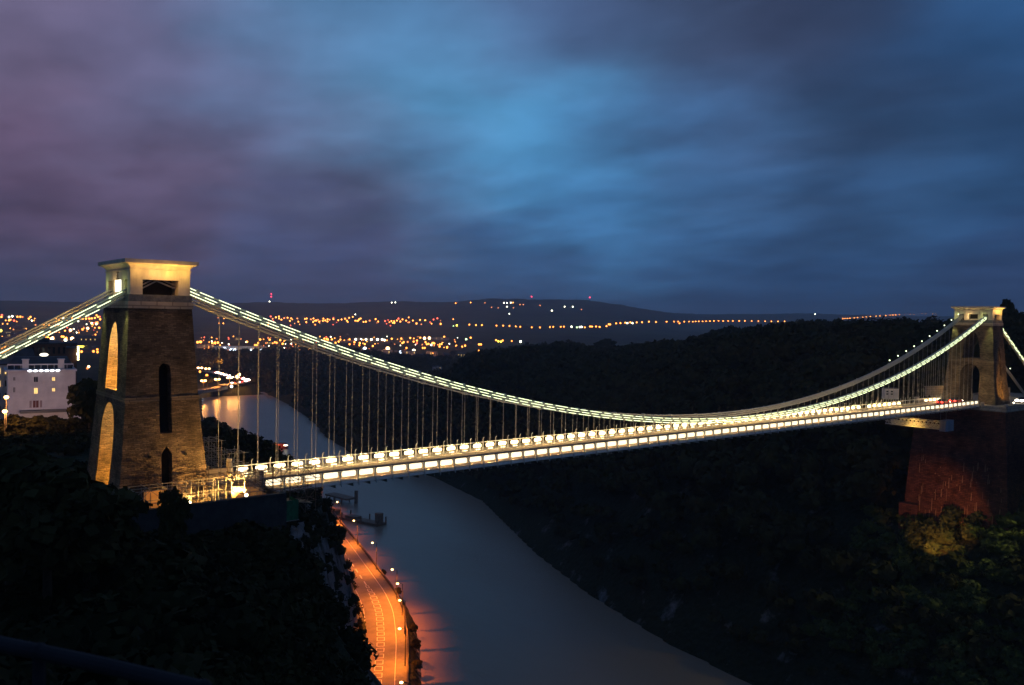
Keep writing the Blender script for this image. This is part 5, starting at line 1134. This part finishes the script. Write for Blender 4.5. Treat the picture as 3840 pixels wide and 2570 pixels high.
# the many faint lamps that fill the town between the brighter ones
rd = random.Random(77)
for k in range(240):
    zc_ = rd.random()
    if zc_ < .38: px, py, c = rd.uniform(0, 372), 1195+abs(rd.gauss(0, 1))*48, rd.choice('oooodrw')
    elif zc_ < .66: px, py, c = rd.uniform(738, 1250), 1262+abs(rd.gauss(0, 1))*50, rd.choice('oooddrw')
    elif zc_ < .88: px, py, c = rd.uniform(1250, 1720), 1262+abs(rd.gauss(0, 1))*32, rd.choice('oooddrw')
    else: px, py, c = rd.uniform(738, 1700), rd.uniform(1190, 1222), rd.choice('oddr')
    if 10 < px < 372 and py > 1325: continue
    farlamp(px, py, c, rd.uniform(2.6, 4.6), 'x', 'x')
for k, (px, py) in enumerate([(90, 1275), (190, 1278), (270, 1282), (330, 1290), (800, 1310), (900, 1318), (1010, 1335), (1120, 1300), (1250, 1340), (1350, 1325), (1450, 1330), (1540, 1340), (1610, 1290), (1660, 1330), (1420, 1290), (830, 1400), (60, 1240), (300, 1220)]):
    p = hit(px, py, 0, 600); lamp('town_glow_fill', 'POINT', (p[0], p[1], p[2]+22), 90000, (1, .36, .08), None, 3.0)  # unseen lights added above the town to warm its ground and haze
ALL.sort(key=lambda q: (-q[0], q[1])); rest = ALL[275:]; V_, F_, mi_, ms_ = [], [], [], []
for _, _, o in rest:
    me = o.data; k = len(V_); mw = Matrix.Translation(o.location) @ Matrix.Rotation(o.rotation_euler[2], 4, 'Z')
    for m in me.materials:
        if m not in ms_: ms_.append(m)
    V_ += [tuple(mw @ v.co) for v in me.vertices]; F_ += [tuple(k+i for i in p.vertices) for p in me.polygons]; mi_ += [ms_.index(me.materials[p.material_index]) for p in me.polygons]
me = bpy.data.meshes.new('distant_lamps'); me.from_pydata(V_, [], F_); [me.materials.append(m) for m in ms_]; me.polygons.foreach_set('material_index', mi_); me.update()
tag(link('distant_lamps', me), 'the faintest scattered orange lights of the far roads and hillsides', 'street lamps', kind='stuff')
for _, _, o in rest: bpy.data.objects.remove(o)
# masts with red lights
m_steel = mat('mast_steel', (.25, .25, .25), None, 3, .6)
def mast(px, ytop, ybase, label, reds, dist=7000):
    d = ray(px, ybase); u = dist/math.hypot(d[0], d[1]); p = CAM+d*u; s_ = dist/F; h = (ybase-ytop)*s_
    t = thing('radio_mast', label, 'radio mast', p-np.array([0, 0, 40]))
    b = MB()
    for a in range(3): b.cyl((2.5*math.cos(a*2.1), 2.5*math.sin(a*2.1), 0), (.4*math.cos(a*2.1), .4*math.sin(a*2.1), h+40), .9, .6, n=4)
    b.build('lattice', m_steel, t)
    for z in reds:
        b = MB(); b.ball((0, -3, (ybase-z)*s_+40), 6.0, 6, 6, n=8, m=5); b.build('warning_light', emis('mast_red', (1, .05, .12), 7, False), t)
mast(1016, 1098, 1140, 'lattice radio mast with two red lights on the horizon above the chain', (1104, 1114)); mast(1992, 1108, 1130, 'thin mast on the highest hill with one red light, left one', (1113,)); mast(2210, 1110, 1134, 'thin mast on the highest hill with one red light, right one', (1116,)); mast(2162, 1106, 1130, 'thin unlit mast between the two red-lit masts', ())

# ------------------------------------------------------------------ pontoon, boat
m_wood = mat('jetty_timber', (.30, .20, .13), (.2, .13, .09), 1.5, .85, 0, .3)
PT = thing('pontoon', 'long narrow timber pontoon with huts moored beside the riverside road', 'pontoon', (168, 250, -76), R(-72))
b = MB(); b.box(-22, 12, -2.6, 2.6, .1, 1.1); b.build('deck', m_wood, PT)
b = MB(); b.box(-21.5, -16, -2.3, 2.3, 1.1, 3.2); b.hexa([(-21.8, -2.5, 3.2), (-15.7, -2.5, 3.2), (-15.7, 2.5, 3.2), (-21.8, 2.5, 3.2), (-21, -1, 3.8), (-16.5, -1, 3.8), (-16.5, 1, 3.8), (-21, 1, 3.8)]); b.build('hut', m_wood, PT)
b = MB(); b.box(-9, -2, -1.8, 1.8, 1.1, 2.2); b.build('ramp_housing', m_wood, PT)
for x in (-22, -10, 2, 12):
    for y in (-3, 3): b = MB(); b.cyl((x, y, -3), (x, y, 3.6), .35, n=8); b.build('mooring_pile', m_wood, PT)
b = MB(); b.box(9, 12, -1.2, 1.2, 1.1, 5.6); b.build('pier_head', m_wood, PT)
P2 = thing('landing_stage', 'dark timber landing stage with tall piles at the far end of the road', 'landing stage', (181, 292, -76), R(-80))
b = MB(); b.box(-12, 6, -3, 3, 2.2, 3); b.build('deck', m_wood, P2)
b = MB(); [b.cyl((x, y, -3), (x, y, 3), .3, n=8) for x in (-11, -5, 1) for y in (-2.6, 2.6)]; b.cyl((6, 3, -3), (6, 3, 6.5), .9, n=10); b.build('pile', m_wood, P2)
p = onz(1045, 1682, -76)
BT = thing('boat', 'low dark passenger boat on the river above the deck, one white light at its stern', 'boat', p, -YAW+0.1)
m_hull = mat('boat_hull', (.30, .07, .04), (.2, .05, .03), 1, .5)
b = MB(); s_ = float(np.linalg.norm(p-CAM))/F; hl = 32*s_
hullp = [(-hl, 0), (-hl*.75, -2.2), (hl*.8, -2.4), (hl, -1.8), (hl, 1.8), (hl*.8, 2.4), (-hl*.75, 2.2)]; b.prism(hullp, 0, 1.7); b.build('hull', m_hull, BT)
b = MB(); b.box(-hl*.7, hl*.75, -1.9, 1.9, 1.7, 3.6); b.build('cabin', m_hull, BT)
b = MB(); b.box(-hl*.78, hl*.85, -2.2, 2.2, 3.6, 3.8); b.build('roof', m_slate, BT)
b = MB(); b.ball((hl*.82, -2.3, 2.6), 1.6, .5, .6, n=8, m=5); b.build('stern_light', emis('boat_light', (1, .85, .6), 4, True), BT)
lamp('cabin_light', 'POINT', (0, -4, 2.4), 450, (1, .25, .08), BT, .3)

# ------------------------------------------------------------------ scaffolds
def scaffold(name, label, x0, x1, y0, y1, z0, z1, nx, ny, nz, seed, diag=0.4, jag=1.5, skip=0.0, boards=(), m=None):
    t = thing(name, label, 'scaffolding', ((x0+x1)/2, (y0+y1)/2, z0)); rd = random.Random(seed); ox, oy, oz = (x0+x1)/2, (y0+y1)/2, z0
    m = m or m_pole
    st = MB(); lg = MB(); dg = MB(); r = .04
    xs = [x0+(x1-x0)*i/nx+rd.uniform(-.15, .15) for i in range(nx+1)]; ys = [y0+(y1-y0)*i/ny for i in range(ny+1)]; zs = [z0+(z1-z0)*i/nz for i in range(nz+1)]
    for x in xs:
        for y in ys: st.cyl((x-ox, y-oy, 0), (x-ox, y-oy, z1-z0+rd.uniform(-.3, jag)), r, n=5)
    for z in zs[1:]:
        for y in ys: lg.cyl((x0-ox-rd.random(), y-oy, z-oz), (x1-ox+rd.random(), y-oy, z-oz), r, n=5)
        for x in xs: lg.cyl((x-ox, y0-oy-.3, z-oz+.06), (x-ox, y1-oy+.3, z-oz+.06), r, n=5)
    for i in range(nx):
        for k in range(nz):
            for y in ys:
                if rd.random() < diag: 
                    a, c = (xs[i], xs[i+1]) if rd.random() < .5 else (xs[i+1], xs[i]); dg = MB(); dg.cyl((a-ox, y-oy, zs[k]-oz), (c-ox, y-oy, zs[k+1]-oz), r*.9, n=5); dg.build('brace', m, t)
    st.build('standard', m, t); lg.build('ledger', m, t)
    for z in boards:
        b = MB(); n = max(1, int((y1-y0)/.28))
        for k in range(n): b.box(x0-ox, x1-ox, y0-oy+k*.28, y0-oy+k*.28+.22, z-oz, z-oz+.05)
        b.build('boards', m_board, t)
    return t
m_dpole = mat('rusty_scaffold_tube', (.16, .11, .08), (.10, .075, .055), 4, .7)
scaffold('scaffold', 'long scaffolding on the terrace at the foot of the left tower', -9.5, 9.5, -10.7, -7.6, 0, 2.6, 13, 2, 2, 4, .25, .5)
scaffold('scaffold', 'dense dark scaffolding wrapped round the first bays of the deck', 3.5, 17.2, -7.2, -5.15, -2.6, 2.6, 13, 1, 4, 8, .5, 1.0, m=m_dpole)
scaffold('scaffold', 'pale scaffold tower behind the left tower on the river side', 7.3, 11.3, 6.6, 10.2, -.2, 4.4, 5, 2, 4, 12, .5, .8)
scaffold('scaffold', 'stepped pale scaffold beyond the deck right of the left tower', 11.4, 14.2, 7.0, 10.2, -1.5, 2.6, 3, 2, 3, 13, .4, .9)
t = thing('debris_net', 'green netting hung round a scaffold cradle under the near deck end', 'netting', (13.6, -7.4, -1.9)); t.scale = (.6, 1, .95)
m_net = mat('green_net', (.03, .16, .07), (.02, .09, .04), 1.5, .9)
b = MB(); b.box(-1.6, 1.5, -1.15, -1.1, -1.1, 1.25); b.box(1.5, 1.55, -1.15, 1.3, -1.1, 1.25); b.box(-1.65, -1.6, -1.15, 1.3, -1.1, 1.25); b.build('net', m_net, t)
b = MB(); b.box(-1.7, 1.7, -1.2, 1.3, -1.2, -1.1); b.build('platform', m_pole, t)
# hoarding panels and a timber ramp on the terrace
HO = thing('hoarding', 'orange lit plywood hoarding behind the left part of the scaffolding', 'hoarding', (-0.9, -8.0, 0))
b = MB(); b.box(-1.2, 1.2, -.05, .05, 0, 2.0); b.build('panel', mat('plywood', (.55, .36, .16), (.45, .29, .13), 1.5, .8), HO)
lamp('work_lamp', 'POINT', (.3, -1.4, 1.4), 130, (1, .42, .06), HO, .15); b = MB(); b.cyl((.3, -1.4, 0), (.3, -1.4, 1.2), .03); b.build('lamp_stand', m_pole, HO)
HO = thing('hoarding', 'low orange lit hoarding behind the right floodlight on the terrace', 'hoarding', (8.6, -8.2, 0))
b = MB(); b.hexa([(-1.6, -.05, 0), (2.8, -.05, 0), (2.8, .05, 0), (-1.6, .05, 0), (-1.6, -.05, 1.6), (.6, -.05, 1.3), (.6, .05, 1.3), (-1.6, .05, 1.6)]); b.build('panel', MATS['plywood'], HO)
lamp('work_lamp', 'POINT', (.3, -1.5, 1.0), 14, (1, .42, .06), HO, .15); b = MB(); b.cyl((.3, -1.5, 0), (.3, -1.5, .8), .03); b.build('lamp_stand', m_pole, HO)
RA = thing('ramp', 'red edged sloping board roof at the near end of the deck', 'ramp', (13.8, -6.2, 0))
b = MB(); b.hexa([(-1.9, -1.2, -.7), (3.0, -1.2, -1.6), (3.0, 1.0, -1.6), (-1.9, 1.0, -.7), (-1.9, -1.2, -.6), (3.0, -1.2, -1.5), (3.0, 1.0, -1.5), (-1.9, 1.0, -.6)]); b.build('boards', m_board, RA)
# gantry under the deck at the right
GY = thing('maintenance_gantry', 'gold lit lattice gantry hanging under the right end of the deck', 'gantry', (188, 0, -3.4))
b = MB()
for y in (-5.2, 5.2): pass
for z, h in ((0, .18), (-1.0, .22), (-1.7, .25)):
    b.box(-1.6, -1.4, -3.5, 10.5, z-h/2, z+h/2); b.box(1.4, 1.6, -3.5, 10.5, z-h/2, z+h/2)
for k in range(14):
    for x in (-1.5, 1.5): b.cyl((x, -3.5+k, 0), (x, -2.5+k, -1.7), .06, n=5); b.cyl((x, -2.5+k, 0), (x, -3.5+k, -1.7), .06, n=5)
b.build('truss', m_iron, GY)
b = MB(); b.box(-2.2, 2.2, -5.0, -3.5, -2.1, .6); [b.box(x-.05, x+.05, -5.05, -5.0, -2.0, .5) for x in (-2.1, 0, 2.1)]; b.build('end_cage', m_shed, GY)
b = MB(); [b.cyl((x, y, 0), (x, y, 2.7), .05) for x in (-1.5, 1.5) for y in (-3.4, 3.4)]; b.build('hanger', m_pole, GY)
lamp('work_lamp', 'POINT', (-3.0, 3.0, -0.9), 650, (1, .55, .12), GY, .2)
# vehicles, booths and walls at the right end
t = thing('toll_booth', 'small white panelled cabin standing behind the far footway near the right tower', 'cabin', (196, 7.6, 0), 0)
b = MB(); b.box(-1.9, 1.9, -1, 1, -1, 1.9); b.build('wall', m_stucco, t); b = MB(); [b.box(x-.3, x+.3, -1.04, -1, z, z+.4) for x in (-1.2, 0) for z in (.2, .9)]; b.build('window', m_glass, t); b = MB(); b.box(-2, 2, -1.1, 1.1, 1.9, 2.1); b.build('roof', m_slate, t)
t.location = (float(onz(3368, 1500, 2)[0])*0+201.5, 17.0, 1.0); t.rotation_euler = (0, 0, -.7)
t = thing('boundary_wall', 'ochre lit stone wall beyond the right tower, left of its arch', 'wall', (236, 17, 0), -.25)
b = MB(); b.box(-9, 9, -.3, .3, -2, 2.2); b.build('masonry', m_ashlar, t); b = MB(); b.box(-9.1, 9.1, -.4, .4, 2.2, 2.4); b.build('coping', m_ashlar, t)
lamp('wall_lamp', 'POINT', (0, -3, 2.6), 500, (1, .5, .08), t, .2)
t = thing('boundary_wall', 'low pale wall seen through the arch of the right tower', 'wall', (243, 5, 0), -.2)
b = MB(); b.box(-5, 5, -.3, .3, -1, 2.4); b.build('masonry', m_ashlar, t); lamp('wall_lamp', 'POINT', (0, -3, 2.8), 200, (1, .6, .2), t, .2)
m_redcar = mat('red_car_paint', (.35, .02, .02), None, 3, .35)
rc_ = MB(); rc_.hexa([(-2.1, -.85, .3), (2.1, -.85, .3), (2.1, .85, .3), (-2.1, .85, .3), (-2.1, -.82, .85), (2.15, -.82, .8), (2.15, .82, .8), (-2.1, .82, .85)]); rc_ = rc_.data('body', m_redcar)
car((206.5, 1.6, .0), 0, 'red car with glowing tail lights crossing towards the right tower', None, 1.6, rc_); car((199.0, 1.6, 0), 0, 'second red car behind the first near the right end of the deck', None, 1.6, rc_)
car((226, -7.5, 0), pi, 'car with white headlights on the approach right of the right tower', None, 2.6); car((231, -8.6, 0), pi*.9, 'car half hidden at the right edge beyond the tower', None, 2.2, rc_)
t = thing('street_lamp', 'lamp lighting the grass bank behind the right tower', 'street lamp', (236, -14, -1)); b = MB(); b.cyl((0, 0, 0), (0, 0, 4), .06); b.ball((0, 0, 4.1), .2); b.build('column', m_col, t); lamp('lamp_light', 'POINT', (0, -.5, 3.8), 700, (1, .7, .3), t, .2)
# light that falls on the slope below the abutment
flood('floodlight', 'hidden floodlight washing the red abutment from below', (184, -4, float(H(184, -4))+13), (204, 3, -31), 10500, (1, .38, .11), 75, glass=False)
flood('floodlight', 'hidden lamp throwing yellow-green light on the bushes', (201, -26, -12), (174, -8, -54), 30000, (1, .85, .22), 76, glass=False)
# parked car by the cliff road
x_, y_ = rp(arcof(196), 10.6); a_ = Vector(rp(arcof(194), 10.6))-Vector((x_, y_)); car((x_, y_, ZR+.02), math.atan2(a_.y, a_.x), 'car with headlights on at the far left of the riverside road', None, 2.0)

# ------------------------------------------------------------------ viewpoint railing
RLG = thing('railing', 'dark tubular railing crossing the bottom left corner close to the viewer', 'railing', (0, 0, 0))
m_rail = mat('railing_paint', (.018, .018, .022), (.012, .012, .015), 6, .85)
za = 19.42; p1 = onz(-400, 2330, za); p2 = onz(0, 2415, za); p3 = onz(360, 2490, za); p4 = onz(760, 2585, za)
b = MB(); b.tube([tuple(p1), tuple(p2), tuple(p3), tuple(p4)], .022, n=12); b.build('handrail', m_rail, RLG)
b = MB(); lo = [q-np.array([0, 0, .45]) for q in (p1, p2, p3, p4)]; b.tube([tuple(q) for q in lo], .015, n=10); b.build('lower_rail', m_rail, RLG)
for f in (p2+(p3-p2)*.42, p4, p2+(p1-p2)*.5):
    b = MB(); b.cyl((f[0], f[1], f[2]-1.3), (f[0], f[1], f[2]), .018, n=10); b.ball(tuple(f), .026); b.build('post', m_rail, RLG)

# ------------------------------------------------------------------ air
m, N, L, B = nt('evening_air'); N.remove(B); vol = N.new('ShaderNodeVolumePrincipled'); vol.inputs['Density'].default_value = HAZE; vol.inputs['Color'].default_value = (.92, .95, 1, 1); vol.inputs['Anisotropy'].default_value = 0.2
L.new(vol.outputs[0], N['Material Output'].inputs['Volume'])
if HAZE > 0:
    b = MB(); b.box(-9000, 14500, -700, 15000, -81, 330); tag(b.build('haze', m), 'thin bluish evening haze over the valley', 'haze', kind='stuff')
